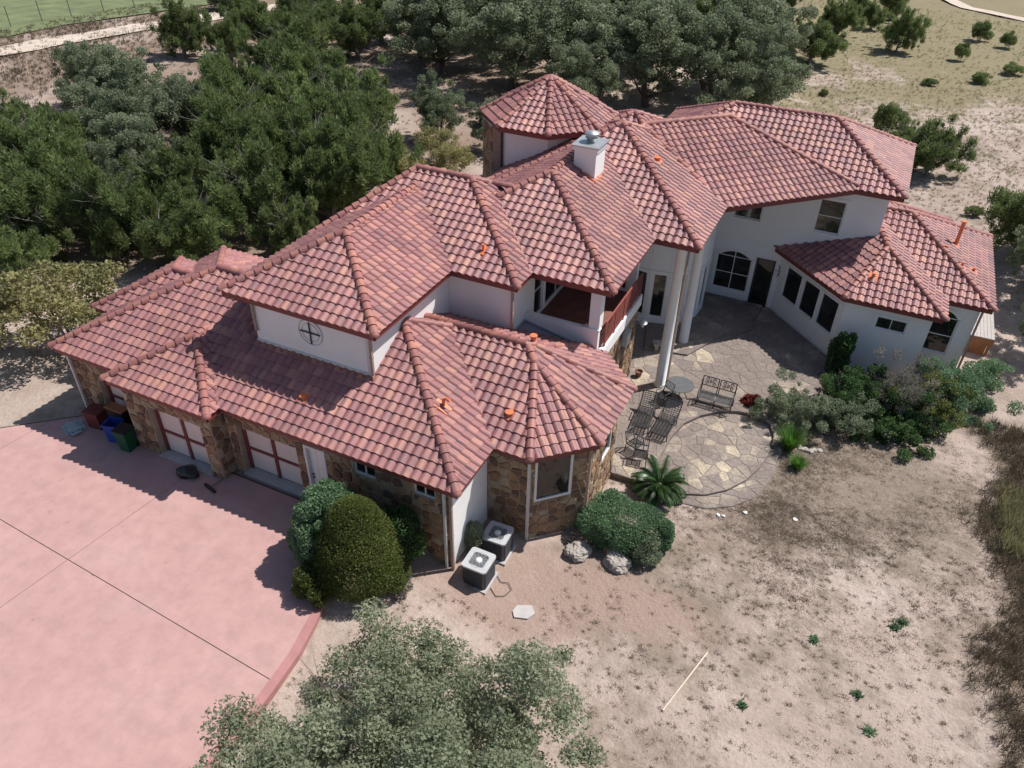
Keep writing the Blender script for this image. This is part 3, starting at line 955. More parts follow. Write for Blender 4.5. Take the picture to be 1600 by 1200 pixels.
for rf, tl in roofs:
    for M, u0, v0 in rest.get(rf.name, []):
        rnd = rng.random()
        M2 = M @ Matrix.Translation((u0, v0, 0)) @ Matrix.Rotation(rng.gauss(0, .006), 4, 'Z')
        for poly, smo in tile_polys(0, 0):
            tl.add([M2 @ Vector(q) for q in poly], [tuple(range(len(poly)))], False, [(q[0] / TW, q[1] / TE, rnd) for q in poly])
    me = tl.mesh('tile_field', 'tile'); smooth_tops(me)
    o = link('tile_field', me); hsub(o, rf); o['kind'] = 'stuff'

# ridge and hip caps
def cap_mesh():
    mbc = MB(); n = 8
    L = 0.40
    ring = []
    for (y, r, z) in ((0.0, CAP_R * 1.10, 0.03), (L, CAP_R * 0.93, 0.0)):
        ring.append([(r * math.cos(math.pi * i / n), y, r * math.sin(math.pi * i / n) * 0.9 + z - 0.035) for i in range(n + 1)])
    inn = [(x * 0.84, y, z * 0.84 - 0.01) for x, y, z in ring[0]]
    vs = ring[0] + ring[1]
    tu = [(i / n * 0.9, 0, 0) for i in range(n + 1)] + [(i / n * 0.9, 1, 0) for i in range(n + 1)]
    mbc.add(vs, [(i + 1, i, n + 1 + i, n + 2 + i) for i in range(n)], True, tu)
    mbc.add(ring[0] + inn, [(i, i + 1, n + 2 + i, n + 1 + i) for i in range(n)], False)
    return mbc
cap_b = cap_mesh()
cap_me = cap_b.mesh('ridge_tile', 'cap')
end_b = MB()
nE = 8
vsE = [(CAP_R * 1.1 * math.cos(math.pi * i / nE) * math.cos(t), -CAP_R * 1.0 * math.sin(t), CAP_R * math.sin(math.pi * i / nE) * math.cos(t) * .9 - 0.005) for t in (0, .5, 1.0, 1.4) for i in range(nE + 1)]
end_b.add(vsE, [(k * (nE + 1) + i + 1, k * (nE + 1) + i, (k + 1) * (nE + 1) + i, (k + 1) * (nE + 1) + i + 1)[::-1] for k in range(3) for i in range(nE)], True)
caps = []
for a, b_, rf in cap_segs:
    d = b_ - a; Ls = d.length
    if Ls < 0.25: continue
    d.normalize()
    x = d.cross(Vector((0, 0, 1))).normalized(); z = x.cross(d)
    level = abs(d.z) < 0.02
    nC_ = max(1, round(Ls / 0.355)); st = Ls / nC_
    for i in range(nC_):
        p = a + d * (st * i) + z * 0.06
        M = Matrix((x, d, z)).transposed().to_4x4(); M.translation = p
        M = M @ Matrix.Rotation(rng.gauss(0, .012), 4, 'Z')
        caps.append((M, rf, i == 0 and not level))
def cap_score(t):
    p = t[0].translation; px = cam_px(p)
    return -((p - Vector((0, 0, 20))).length) if abs(px[0]) < 512 and abs(px[1]) < 384 else -999
caps.sort(key=cap_score, reverse=True)
rest = {}
for idx, (M, rf, first) in enumerate(caps):
    if first:
        rest.setdefault(rf.name, MB())
        eb = rest[rf.name]; r0 = rng.random()
        eb.add([M @ Vector(v) for v in end_b.v], end_b.f, True, [(0.3, 0, r0)] * len(end_b.v))
    if idx < 300:
        o = bpy.data.objects.new('ridge_tile', cap_me); col.objects.link(o); o.parent = rf; o.matrix_local = M
    else:
        eb = rest.setdefault(rf.name, MB()); r0 = rng.random()
        eb.add([M @ Vector(v) for v in cap_b.v], cap_b.f, True, [(t[0], t[1], r0) for t in cap_b.t])
for rf, tl in roofs:
    if rf.name in rest:
        o = rest[rf.name].build('ridge_field', 'cap'); hsub(o, rf); o['kind'] = 'stuff'

# ------------------------------------------------------------------ the house: walls and openings
class Wall:
    """straight wall: s runs from p0 to p1, z up, depth d positive outwards (right-hand side when walking p0->p1)"""
    def __init__(w, p0, p1):
        w.p0 = Vector((*p0, 0)); d = Vector((*p1, 0)) - w.p0
        w.L = d.length; w.d = d.normalized(); w.n = Vector((w.d.y, -w.d.x, 0))
    def pt(w, s, z, d): return w.p0 + w.d * s + w.n * d + Vector((0, 0, z))
    def box(w, mb, s0, s1, z0, z1, d0, d1, mi=0):
        vs = [w.pt(s, z, d) for z in (z0, z1) for s, d in ((s0, d1), (s1, d1), (s1, d0), (s0, d0))]
        mb.add(vs, [(3, 2, 1, 0), (4, 5, 6, 7), (0, 1, 5, 4), (1, 2, 6, 5), (2, 3, 7, 6), (3, 0, 4, 7)], mi=mi)
        return mb
    def slab(w, mb, zb, zt, openings=(), th=0.25, s0=None, s1=None):
        s0 = 0 if s0 is None else s0; s1 = w.L if s1 is None else s1
        ss = sorted({s0, s1} | {min(max(v, s0), s1) for o in openings for v in o[:2]})
        for a, b in zip(ss[:-1], ss[1:]):
            if b - a < 1e-4: continue
            zs = [zb]
            for o in sorted(openings, key=lambda t: t[2]):
                if o[0] <= a + 1e-5 and o[1] >= b - 1e-5: zs += [o[2], o[3]]
            zs.append(zt)
            for q in range(0, len(zs), 2):
                if zs[q + 1] - zs[q] > 1e-4: w.box(mb, a, b, zs[q], zs[q + 1], -th, 0)
        return mb
    def M(w):
        m = Matrix((w.d, Vector((0, 0, 1)), w.n)).transposed().to_4x4(); m.translation = w.p0
        return m

STONES = []
def stone_face(w, s0, s1, z0, z1, openings, parent, size=0.36, seed=1):
    rg = random.Random(seed)
    for P in voronoi(s0, s1, z0, z1, size, 0.36, rg, 1.15):
        pcs = [P]
        for o in openings: pcs = subtract(pcs, rect_hole(o[0], o[1], o[2], o[3]))
        for q in pcs:
            q = inset(q, 0.022)
            if len(q) >= 3 and area(q) > 0.008:
                STONES.append((area(q), q, w.M(), parent, rg.uniform(0.022, 0.05), rg))

def window(w, s0, s1, z0, z1, cols=1, rows=1, frame=0.06, depth=-0.12, parent=None, surround=None, arch=0.0, mat='frame_white', sill=False, name='window'):
    """window: frame with mullions, glass pane set back; optional arched head of given rise and stucco surround"""
    mb = MB(); d0, d1 = depth - 0.02, depth + 0.05
    def archz(t): return z1 + arch * math.sin(math.pi * t) if arch else z1
    if not arch:
        w.box(mb, s0, s1, z0, z0 + frame, d0, d1); w.box(mb, s0, s1, z1 - frame, z1, d0, d1)
    else:
        w.box(mb, s0, s1, z0, z0 + frame, d0, d1)
        N = 16
        for i in range(N):
            a, b = i / N, (i + 1) / N
            q = []
            for d in (d0, d1):
                for t, off in ((a, 0), (b, 0), (b, frame * 1.1), (a, frame * 1.1)):
                    q.append(w.pt(s0 + (s1 - s0) * t, archz(t) - frame + off, d))
            mb.add(q, [(0, 1, 2, 3), (7, 6, 5, 4), (0, 4, 5, 1), (3, 2, 6, 7)])
    w.box(mb, s0, s0 + frame, z0 + frame, z1 - (0 if arch else frame), d0, d1)
    w.box(mb, s1 - frame, s1, z0 + frame, z1 - (0 if arch else frame), d0, d1)
    for c in range(1, cols):
        s = s0 + (s1 - s0) * c / cols
        w.box(mb, s - frame * .35, s + frame * .35, z0 + frame, archz(c / cols) - frame, d0 + .015, d1 - .012)
    for r in range(1, rows):
        z = z0 + (z1 - z0) * r / rows
        w.box(mb, s0 + frame, s1 - frame, z - frame * .3, z + frame * .3, d0 + .018, d1 - .015)
    if arch:
        w.box(mb, s0 + frame, s1 - frame, z1 - frame * .4, z1 + frame * .2, d0 + .018, d1 - .015)
    fr = mb.build(name, mat); hpart(fr, parent)
    pn = MB()
    N = 16 if arch else 1
    for i in range(N):
        a, b = i / N, (i + 1) / N
        pn.add([w.pt(s0 + (s1 - s0) * a, z0, depth), w.pt(s0 + (s1 - s0) * b, z0, depth), w.pt(s0 + (s1 - s0) * b, archz(b), depth), w.pt(s0 + (s1 - s0) * a, archz(a), depth)], [(0, 1, 2, 3)])
    hsub(pn.build('pane', 'window_glass'), fr)
    if surround:
        sb = MB(); t = surround
        w.box(sb, s0 - t, s0, z0 - t, z1, 0.0, 0.035); w.box(sb, s1, s1 + t, z0 - t, z1, 0.0, 0.035)
        w.box(sb, s0, s1, z0 - t, z0, 0.0, 0.045)
        if arch:
            N = 16
            for i in range(N):
                q = []
                for d in (0.0, 0.035):
                    for tt, off in ((i / N, 0), ((i + 1) / N, 0), ((i + 1) / N, t), (i / N, t)):
                        ss = (s0 - t * (1 - 2 * tt) if off else s0) + (s1 - s0) * tt
                        q.append(w.pt(ss, archz(tt) + off, d))
                sb.add(q, [(4, 5, 6, 7), (0, 1, 5, 4), (3, 7, 6, 2)])
        else:
            w.box(sb, s0 - t, s1 + t, z1, z1 + t, 0.0, 0.035)
        hsub(sb.build('surround', 'stucco'), fr)
    return fr

def white_wall(name, pts, zb, zt, openings=None, th=0.25, mat='stucco', closed=False):
    """one wall part following a chain of plan points (outside on the right)"""
    mb = MB(); ws = []
    n = len(pts)
    for i in range(n - 1):
        w = Wall(pts[i], pts[i + 1]); ws.append(w)
        w.slab(mb, zb, zt, (openings or {}).get(i, ()), th, 0.004, w.L - 0.004)
    o = mb.build(name, mat); hpart(o)
    return o, ws

# --- garage range, stone front (s runs to +x, outside towards -y)
yF, yM = 15.03, 14.35
opR = [(0.45, 3.15, -1, 2.28), (3.52, 4.42, -1, 2.62), (5.58, 6.46, 2.14, 2.72), (7.92, 8.74, 2.22, 2.74)]
o_, (wR,) = white_wall('wall', [(-18.35, yF), (-9.06, yF)], -0.9, 3.1, {0: opR}, mat='mortar')
stone_face(wR, 0.0, wR.L, -0.75, 3.0, opR, o_, 0.33, 3)
opM = [(1.15, 3.72, -1, 2.38)]
o_, (wM,) = white_wall('wall', [(-22.6, yM), (-18.35, yM)], -0.3, 3.1, {0: opM}, mat='mortar')
stone_face(wM, 0.0, wM.L, 0.02, 2.98, opM, o_, 0.33, 4)
o_, (wMr,) = white_wall('wall', [(-18.35, yM), (-18.35, yF + 0.02)], -0.3, 3.1, mat='mortar', th=0.2)
stone_face(wMr, 0.0, wMr.L, 0.02, 2.98, [], o_, 0.33, 5)
o_, (wMl,) = white_wall('wall', [(-22.6, yF), (-22.6, yM)], -0.3, 3.1, mat='mortar', th=0.2)
stone_face(wMl, 0.0, wMl.L, 0.02, 2.98, [], o_, 0.33, 6)
opL = [(1.25, 3.2, -1, 2.3)]
o_, (wL,) = white_wall('wall', [(-26.15, yF), (-22.6, yF)], -0.3, 3.1, {0: opL}, mat='mortar')
stone_face(wL, 0.0, wL.L, 0.02, 2.98, opL, o_, 0.33, 7)
white_wall('wall', [(-26.15, 24.0), (-26.15, yF)], -0.3, 3.1)
white_wall('wall', [(-27.1, 22.2), (-27.1, 18.0), (-26.15, 18.0)], -0.3, 3.1)
white_wall('wall', [(-9.06, yF), (-9.06, 17.62)], -1.1, 3.1)

def garage_door(w, s0, s1, z1, depth=-0.32):
    mb = MB()
    w.box(mb, s0, s0 + .13, 0.06, z1, depth - .05, depth + .07); w.box(mb, s1 - .13, s1, 0.06, z1, depth - .05, depth + .07)
    w.box(mb, s0 + .13, s1 - .13, z1 - .12, z1, depth - .05, depth + .07)
    a, b = s0 + .13, s1 - .13
    mid = (a + b) / 2; zm = 1.08
    w.box(mb, mid - .07, mid + .07, 0.06, z1 - .12, depth - .05, depth + .045)
    w.box(mb, a, mid - .07, zm - .055, zm + .055, depth - .05, depth + .045); w.box(mb, mid + .07, b, zm - .055, zm + .055, depth - .05, depth + .045)
    o = mb.build('garage_door', 'trim_red'); hpart(o)
    for x0, x1 in ((a, mid - .07), (mid + .07, b)):
        for q0, q1 in ((0.1, zm - .055), (zm + .055, z1 - .12)):
            p = MB(); w.box(p, x0, x1, q0, q1, depth - .04, depth); 
            w.box(p, x0 + .1, x1 - .1, q0 + .09, q1 - .09, depth, depth + .012)
            hsub(p.build('panel', 'door_panel'), o)
    s = MB(); w.box(s, s0 - .02, s1 + .02, -0.2, 0.075, depth - .1, 0.10)
    sl = s.build('door_sill', 'concrete_sill'); hpart(sl)
    s = MB(); w.box(s, a, b, 0.075, 0.1, depth - .04, depth); hsub(s.build('seal', 'black_iron'), o)
garage_door(wR, 0.45, 3.15, 2.28)
garage_door(wM, 1.15, 3.72, 2.38)
garage_door(wL, 1.25, 3.2, 2.3)

def plain_door(w, s0, s1, z0, z1, depth, mat, frame_mat, lite=False, knob_side=1):
    mb = MB(); f = 0.09
    w.box(mb, s0, s0 + f, z0, z1, depth - .04, 0.03); w.box(mb, s1 - f, s1, z0, z1, depth - .04, 0.03); w.box(mb, s0 + f, s1 - f, z1 - f, z1, depth - .04, 0.03)
    w.box(mb, s0, s1, z0 - .06, z0, depth - .04, 0.12)
    o = mb.build('door', frame_mat); hpart(o)
    lf = MB()
    a, b, c, d = s0 + f, s1 - f, z0, z1 - f
    if lite:
        t = .11
        w.box(lf, a, a + t, c, d, depth - .03, depth + .02); w.box(lf, b - t, b, c, d, depth - .03, depth + .02)
        w.box(lf, a + t, b - t, d - t, d, depth - .03, depth + .02); w.box(lf, a + t, b - t, c, c + .25, depth - .03, depth + .02)
        pn = MB(); pn.add([w.pt(a + t, c + .25, depth), w.pt(b - t, c + .25, depth), w.pt(b - t, d - t, depth), w.pt(a + t, d - t, depth)], [(0, 1, 2, 3)])
        hsub(pn.build('pane', 'window_glass'), o)
    else:
        w.box(lf, a, b, c, d, depth - .03, depth + .02)
        for r in range(3):
            zz = c + .15 + r * (d - c - .2) / 3
            for q in range(2):
                ss = a + .1 + q * (b - a - .1) / 2
                w.box(lf, ss, ss + (b - a - .3) / 2, zz, zz + (d - c - .5) / 3, depth + .02, depth + .03)
    hsub(lf.build('leaf', mat), o)
    kb = MB(); s = b - .07 if knob_side > 0 else a + .07
    for zk in (c + 1.0, c + 1.16): kb.tube(w.pt(s, zk, depth + .02), w.pt(s, zk, depth + .075), .03, .035, 8)
    hsub(kb.build('handle', 'black_iron'), o)
plain_door(wR, 3.52, 4.42, 0.06, 2.62, -0.14, 'white_paint', 'frame_white', knob_side=-1)
window(wR, 5.58, 6.46, 2.14, 2.72, 2, 1)
window(wR, 7.92, 8.74, 2.22, 2.74, 2, 1)

# --- octagonal bay at the lawn corner
bp_ = [(-9.06, 17.64), (-7.476, 17.64), (-5.915, 19.20), (-5.915, 22.30), (-7.45, 23.85)]
wd = Wall(bp_[1], bp_[2]); Ld = wd.L
opD = [(0.22, 1.62, 0.72, 2.66)]
opS = [(1.55, 2.55, 0.75, 2.3)]
o_, ws = white_wall('wall', bp_, -1.25, 3.1, {1: opD, 2: opS}, mat='mortar')
stone_face(ws[0], 0.02, ws[0].L, -1.1, 3.0, [], o_, 0.33, 8)
stone_face(ws[1], 0.0, ws[1].L, -1.1, 3.0, opD, o_, 0.33, 9)
stone_face(ws[2], 0.0, ws[2].L, -1.1, 3.0, opS, o_, 0.33, 10)
stone_face(ws[3], 0.0, ws[3].L, -1.1, 3.0, [], o_, 0.33, 11)
window(ws[1], 0.22, 1.62, 0.72, 2.66, 1, 1, 0.09, -0.06)
window(ws[2], 1.55, 2.55, 0.75, 2.3, 1, 1, 0.08, -0.06)

# --- upper storey, white stucco
o_, _ = white_wall('wall', [(-18.28, 30.0), (-18.28, 17.32), (-13.3, 17.32), (-13.3, 22.6), (-10.6, 22.6), (-10.6, 24.6)], 3.0, 6.25)
wf = Wall((-18.28, 17.32), (-13.3, 17.32))
# trim: corner boards, base flashing line, round ornament
t = MB()
wf.box(t, 0.0, 0.16, 4.95, 6.2, 0, 0.03); wf.box(t, wf.L - 0.16, wf.L, 4.55, 6.2, 0, 0.03)
hpart(t.build('corner_trim', 'gutter_white'))
t = MB(); wf.box(t, -0.02, wf.L + .02, 4.50, 4.60, 0, 0.05); hpart(t.build('base_flashing', 'gutter_white'))
t = MB(); wf.box(t, -0.1, wf.L + 0.25, 4.43, 4.50, 0, 0.14); hpart(t.build('roof_flashing', 'deck_wood'))
orn = MB(); rc = Vector((2.52, 5.58, 0.03))
def wring(mb, w, s, z, r, tr, d, n=20, wdt=1.0):
    pts = [w.pt(s + r * wdt * math.cos(2 * math.pi * i / n), z + r * math.sin(2 * math.pi * i / n), d) for i in range(n + 1)]
    mb.path(pts, tr, 5)
disc = MB()
N = 20
disc.add([wf.pt(2.52 + .47 * math.cos(2 * math.pi * i / N), 5.58 + .5 * math.sin(2 * math.pi * i / N), 0.012) for i in range(N)], [tuple(range(N))])
ro = disc.build('round_window', 'stucco'); hpart(ro)
wring(orn, wf, 2.52, 5.58, .5, .018, 0.03)
wring(orn, wf, 2.52, 5.58, .36, .012, 0.03)
hsub(orn.build('ring', 'gutter_white'), ro)
orn = MB()
orn.tube(wf.pt(2.52, 5.12, .05), wf.pt(2.52, 6.0, .05), .025, .025, 6); orn.tube(wf.pt(2.10, 5.58, .055), wf.pt(2.94, 5.58, .055), .025, .025, 6)
hsub(orn.build('iron_cross', 'black_iron'), ro)

# loggia over the terrace
par = MB()
wp = Wall((-10.6, 23.85), (-7.5, 23.85))
wp.box(par, 0.0, wp.L, 3.0, 4.33, -0.2, 0); wp.box(par, wp.L - .62, wp.L + .04, 4.33, 4.39, -0.24, 0.04)
hpart(par.build('parapet', 'stucco'))
c_ = MB(); c_.box(-7.92, -7.50, 23.87, 24.29, 4.39, 6.2); c_.box(-7.96, -7.46, 23.83, 24.33, 6.06, 6.16); hpart(c_.build('column', 'stucco'))
fl = MB(); fl.box(-10.6, -7.48, 24.05, 28.95, 3.2, 3.46); hpart(fl.build('balcony_floor', 'terracotta_floor'))
ed = MB(); ed.box(-7.48, -7.28, 24.05, 28.95, 2.92, 3.44); hpart(ed.build('balcony_edge', 'stucco'))
o_, ws = white_wall('wall', [(-10.6, 24.6), (-10.6, 28.8), (-7.6, 28.8)], 3.46, 6.25, {0: [(0.15, 1.05, 3.5, 5.85), (1.3, 3.9, 3.5, 5.75)], 1: [(0.3, 2.6, 3.5, 5.8)]}, mat='stucco')
window(ws[0], 0.15, 1.05, 3.5, 5.85, 1, 2, .07, -.1)
window(ws[0], 1.3, 3.9, 3.5, 5.75, 2, 1, .07, -.1)
window(ws[1], 0.3, 2.6, 3.5, 5.8, 2, 1, .07, -.1)
ce = MB(); ce.box(-10.5, -7.6, 24.2, 28.7, 6.13, 6.16); hpart(ce.build('ceiling', 'deck_wood'))
lead = MB()
fz = lambda dz: (lambda x, y: 3.93 - .20 * (x + 10.6) + dz)
lead.prism([(-10.58, 22.45), (-7.7, 22.45), (-7.7, 23.84), (-10.58, 23.84)], fz(-.07), fz(0))
for x in (-9.9, -9.1, -8.3): lead.prism([(x - .015, 22.45), (x + .015, 22.45), (x + .015, 23.84), (x - .015, 23.84)], fz(0), fz(.025))
hpart(lead.build('flat_roof', 'lead'))
ups = MB(); ups.prism([(-10.58, 23.78), (-7.5, 23.78), (-7.5, 23.845), (-10.58, 23.845)], fz(.0), fz(.10)); ups.box(-10.595, -10.54, 22.6, 23.78, 3.93, 4.03); hpart(ups.build('upstand', 'lead'))
# iron railing with woven lattice
rl = MB(); xr = -7.36
rl.box(xr - .03, xr + .03, 24.3, 28.8, 4.5, 4.56)
rl.box(xr - .02, xr + .02, 24.3, 28.8, 3.52, 3.56)
rail = rl.build('railing', 'rail_red'); hpart(rail)
for y in np.linspace(24.32, 28.78, 5):
    p = MB(); p.box(xr - .03, xr + .03, y - .03, y + .03, 3.44, 4.5); hsub(p.build('baluster', 'rail_red'), rail)
lt = MB()
ys = np.arange(24.3, 28.8, 0.115)
for y in ys:
    for sgn in (1, -1):
        y2 = y + sgn * 0.94
        t = 1.0
        if y2 > 28.8: t = (28.8 - y) / .94
        if y2 < 24.3: t = (y - 24.3) / .94
        if t > 0.02: lt.tube((xr, y, 3.56), (xr, y + sgn * .94 * t, 3.56 + .94 * t), .011, .011, 4, False)
for y in np.arange(24.3, 28.8, 0.94):     # strands that start part-way up
    for k in range(1, 8):
        pass
lo = lt.build('lattice', 'rail_red'); hsub(lo, rail); lo['kind'] = 'stuff'

# terrace side under the loggia: stone pier wall
o_, ws = white_wall('wall', [(-7.42, 23.6), (-7.42, 29.0), (-8.6, 29.0)], -1.2, 2.92, {0: [(1.2, 2.9, -0.9, 1.6)]}, mat='mortar')
stone_face(ws[0], 0.0, ws[0].L, -0.9, 2.9, [(1.2, 2.9, -0.9, 1.6)], o_, 0.33, 12)
stone_face(ws[1], 0.0, ws[1].L, -0.9, 2.9, [], o_, 0.33, 13)
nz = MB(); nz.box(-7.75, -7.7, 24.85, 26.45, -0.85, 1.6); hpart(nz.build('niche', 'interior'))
for (y, z, h_, dpt, wdt) in ((24.6, 1.75, .55, .22, .4), (26.9, 1.9, .6, .22, .5)):
    b = MB(); b.box(-7.42 + .04, -7.42 + .04 + dpt, y, y + wdt, z, z + h_); b.box(-7.42 + .04, -7.42 + .06 + dpt, y - .02, y + wdt + .02, z + h_, z + h_ + .03)
    hpart(b.build('meter_box', 'steel_grey'))
lam = MB(); lam.tube((-7.35, 28.6, 2.35), (-7.0, 28.6, 2.5), .02, .02, 6); lam.tube((-7.0, 28.6, 2.5), (-7.0, 28.6, 2.42), .02, .02, 6)
lo = lam.build('wall_lantern', 'steel_grey'); hpart(lo)
sh = MB(); sh.lathe([(.03, .16), (.12, .06), (.2, 0.0)][::-1], (-7.0, 28.6, 2.26), 14); hsub(sh.build('lamp_shade', 'steel_grey'), lo)
sh = MB(); sh.lathe([(.05, -.22), (.09, -.12), (.08, 0)], (-7.0, 28.6, 2.26), 12); hsub(sh.build('lamp_globe', 'frame_white'), lo)

# round window bay of the great room
cx, cy, rb = -8.25, 35.95, 2.42
angs = [R(a) for a in (-112, -88, -64, -40, -16, 8, 32, 60)]
pts = [(cx + rb * math.cos(a), cy + rb * math.sin(a)) for a in angs]
ops = {i: [(0.17, Wall(pts[i], pts[i + 1]).L - 0.17, -0.38, 2.05), (0.17, Wall(pts[i], pts[i + 1]).L - 0.17, 4.75, 5.6)] for i in range(len(pts) - 1)}
o_, ws = white_wall('wall', pts, -1.2, 6.25, ops)
for w in ws:
    window(w, 0.17, w.L - 0.17, -0.38, 2.05, 1, 1, .05, -.1)
    window(w, 0.17, w.L - 0.17, 4.75, 5.6, 1, 1, .05, -.1)
    p = MB(); w.box(p, 0.2, w.L - 0.2, 2.3, 4.5, 0, 0.025); hpart(p.build('wall_panel', 'stucco'))
    p = MB(); w.box(p, -0.02, w.L + .02, 2.12, 2.24, 0, 0.05); hpart(p.build('string_course', 'stucco'))
white_wall('wall', [(-8.6, 29.0), (-9.0, 31.0), (-9.2, 33.6)], -1.2, 6.25)
for y in (28.76, 32.68):
    c_ = MB()
    c_.lathe([(.30, 0), (.30, .1), (.235, .14), (.22, 3.5), (.20, 7.0), (.27, 7.05)], (-5.86, y, -0.87), 22)
    hpart(c_.build('column', 'white_paint'))

# tall wall behind the terrace (faces -y)
yW = 38.2
opW = [(1.02, 2.78, -0.28, 1.62), (2.92 + .05, 4.1, -0.95, 1.97), (1.35, 2.75, 3.82, 4.9), (5.27, 6.47, 3.86, 5.55)]
WX = -6.8
opW = [(-5.88 - WX, -4.05 - WX, -0.32, 1.62), (-3.94 - WX, -2.78 - WX, -0.95, 1.97), (-5.47 - WX, -4.10 - WX, 3.82, 4.95), (-1.55 - WX, -0.34 - WX, 3.87, 5.56)]
# the arch head of the first window is cut as a stepped opening
arch_steps = []
s0, s1 = opW[0][0], opW[0][1]
for i in range(16):
    t0, t1 = i / 16, (i + 1) / 16
    zt_ = 1.62 + max(.36 * math.sin(math.pi * t0), .36 * math.sin(math.pi * t1))
    arch_steps.append((s0 + (s1 - s0) * t0, s0 + (s1 - s0) * t1, -0.32, zt_ + 0.01))
o_, (wW,) = white_wall('wall', [(WX, yW), (1.40, yW)], -1.2, 6.25, {0: arch_steps + opW[1:]})
white_wall('wall', [(1.40, yW), (1.40, 45.2)], 2.0, 6.25)
window(wW, s0, s1, -0.32, 1.62, 2, 2, .06, -.08, surround=.14, arch=.36)
plain_door(wW, *opW[1], -.12, 'black_iron', 'frame_white', lite=True)
window(wW, *opW[2], 1, 1, .06, -.1, surround=.12)
window(wW, *opW[3], 1, 2, .06, -.1, surround=.14)
# iron wall art beside the door
ar = MB()
for (s, z, r) in ((-2.36 - WX + .02, 1.55, .2), (-2.40 - WX, 1.2, .17)): wring(ar, wW, s - .25 + .2, z, r, .018, .04, 14)
for k in range(6):
    a = k * math.pi / 3
    ar.tube(wW.pt(-2.58 - WX, 1.38, .05), wW.pt(-2.58 - WX + .22 * math.cos(a), 1.38 + .4 * math.sin(a), .05), .014, .014, 5)
pl_ = ar.build('wall_ornament', 'black_iron'); hpart(pl_)

# --- far wing
pw = [(-2.63, 38.2), (0.845, 34.74), (4.55, 34.74), (4.55, 36.72), (6.5, 36.72), (6.5, 44.5), (1.4, 44.5)]
def ld(x): return (x + 2.63) / (0.845 + 2.63) * Wall(pw[0], pw[1]).L
op0 = [(ld(-2.24), ld(-1.36), .22, 1.95), (ld(-1.24), ld(-.38), .22, 1.95), (ld(-.26), ld(.60), .22, 1.95)]
op1 = [(2.32 - .845, 3.62 - .845, 1.28, 1.90)]
op3 = [(0.12, 1.30, -0.35, 1.55)]
oa = []
for i in range(16):
    t0, t1 = i / 16, (i + 1) / 16
    oa.append((0.12 + 1.18 * t0, 0.12 + 1.18 * t1, -.35, 1.56 + max(.4 * math.sin(math.pi * t0), .4 * math.sin(math.pi * t1))))
o_, ws = white_wall('wall', pw, -1.3, 2.52, {0: op0, 1: op1, 3: oa})
for q in op0: window(ws[0], *q, 1, 1, .05, -.08, surround=.09)
window(ws[1], *op1[0], 2, 1, .05, -.08, surround=.13)
window(ws[3], *op3[0], 1, 2, .07, -.1, surround=.12, arch=.4)
vb = MB(); ws[0].box(vb, ld(-.33), ld(-.13), -.72, -.55, 0, .05); hpart(vb.build('vent_grille', 'frame_white'))

# --- stair turret
ta = [(-14.6 + 2.5 / math.cos(R(22.5)) * math.cos(R(22.5 + 45 * k)), 35.0 + 2.5 / math.cos(R(22.5)) * math.sin(R(22.5 + 45 * k))) for k in range(9)]
o_, ws = white_wall('wall', ta, 3.0, 8.42, mat='stucco')
o2 = MB()
stn, wst = white_wall('wall', [(-17.35, 36.5), (-17.35, 33.3), (-16.35, 32.42)], -0.5, 8.38, mat='mortar', th=0.4)
stone_face(wst[1], 0.0, wst[1].L, 4.0, 8.36, [], stn, 0.45, 14)
stone_face(wst[0], 0.0, wst[0].L, 4.0, 8.36, [], stn, 0.45, 15)

# --- chimney
ch = MB(); ch.box(-11.0, -10.04, 29.25, 30.35, 6.8, 9.12); cho = ch.build('chimney', 'stucco'); hpart(cho)
k_ = MB(); k_.box(-11.07, -9.97, 29.18, 30.33, 9.12, 9.28); hsub(k_.build('crown', 'stucco'), cho)
k_ = MB(); k_.box(-11.12, -9.92, 29.13, 30.47, 9.28, 9.34); hsub(k_.build('cap', 'zinc'), cho)
k_ = MB(); k_.lathe([(.2, 0), (.2, .16), (.27, .17), (.27, .2), (.22, .2), (.22, .3), (.33, .31), (.30, .38), (.05, .45)], (-10.5, 29.85, 9.34), 20); hsub(k_.build('flue', 'zinc'), cho)
k_ = MB()
k_.box(-11.1, -9.75, 28.95, 29.2, 7.95, 7.99)
fl_ = MB()
for x0, x1, y0, y1 in ((-10.6, -9.93, 29.14, 29.25), (-10.04, -9.93, 29.25, 29.9)):
    fl_.prism([(x0, y0), (x1, y0), (x1, y1), (x0, y1)], lambda x, y: 6.36 + .5 * (-6.97 - x) + .07, lambda x, y: 6.36 + .5 * (-6.97 - x) + .125)
hsub(fl_.build('roof_flashing', 'flashing'), cho)

# --- downspouts
def spout(x, y, z0, z1, mat='spout', w=.045):
    b = MB(); b.box(x - w, x + w, y - w, y + w, z0, z1); b.box(x - w - .012, x + w + .012, y - w - .012, y + w + .012, z0 + (z1 - z0) * .45, z0 + (z1 - z0) * .45 + .06)
    hpart(b.build('downspout', mat))
spout(-9.22, 14.93, -0.75, 3.0, 'gutter_white'); spout(-9.0, 14.96, -0.75, 3.0)
spout(-26.05, 14.93, 0, 3.0, 'gutter_white')
spout(-13.24, 17.26, 4.6, 6.2); spout(-18.2, 17.26, 5.0, 6.2)
spout(-10.53, 22.53, 3.97, 6.2); spout(-7.44, 17.55, -1.1, 3.0, 'gutter_white'); spout(-5.84, 19.12, -1.1, 3.0, 'spout')
spout(-5.62, 29.05, -0.85, 6.2); spout(6.58, 36.66, -1.1, 2.45)

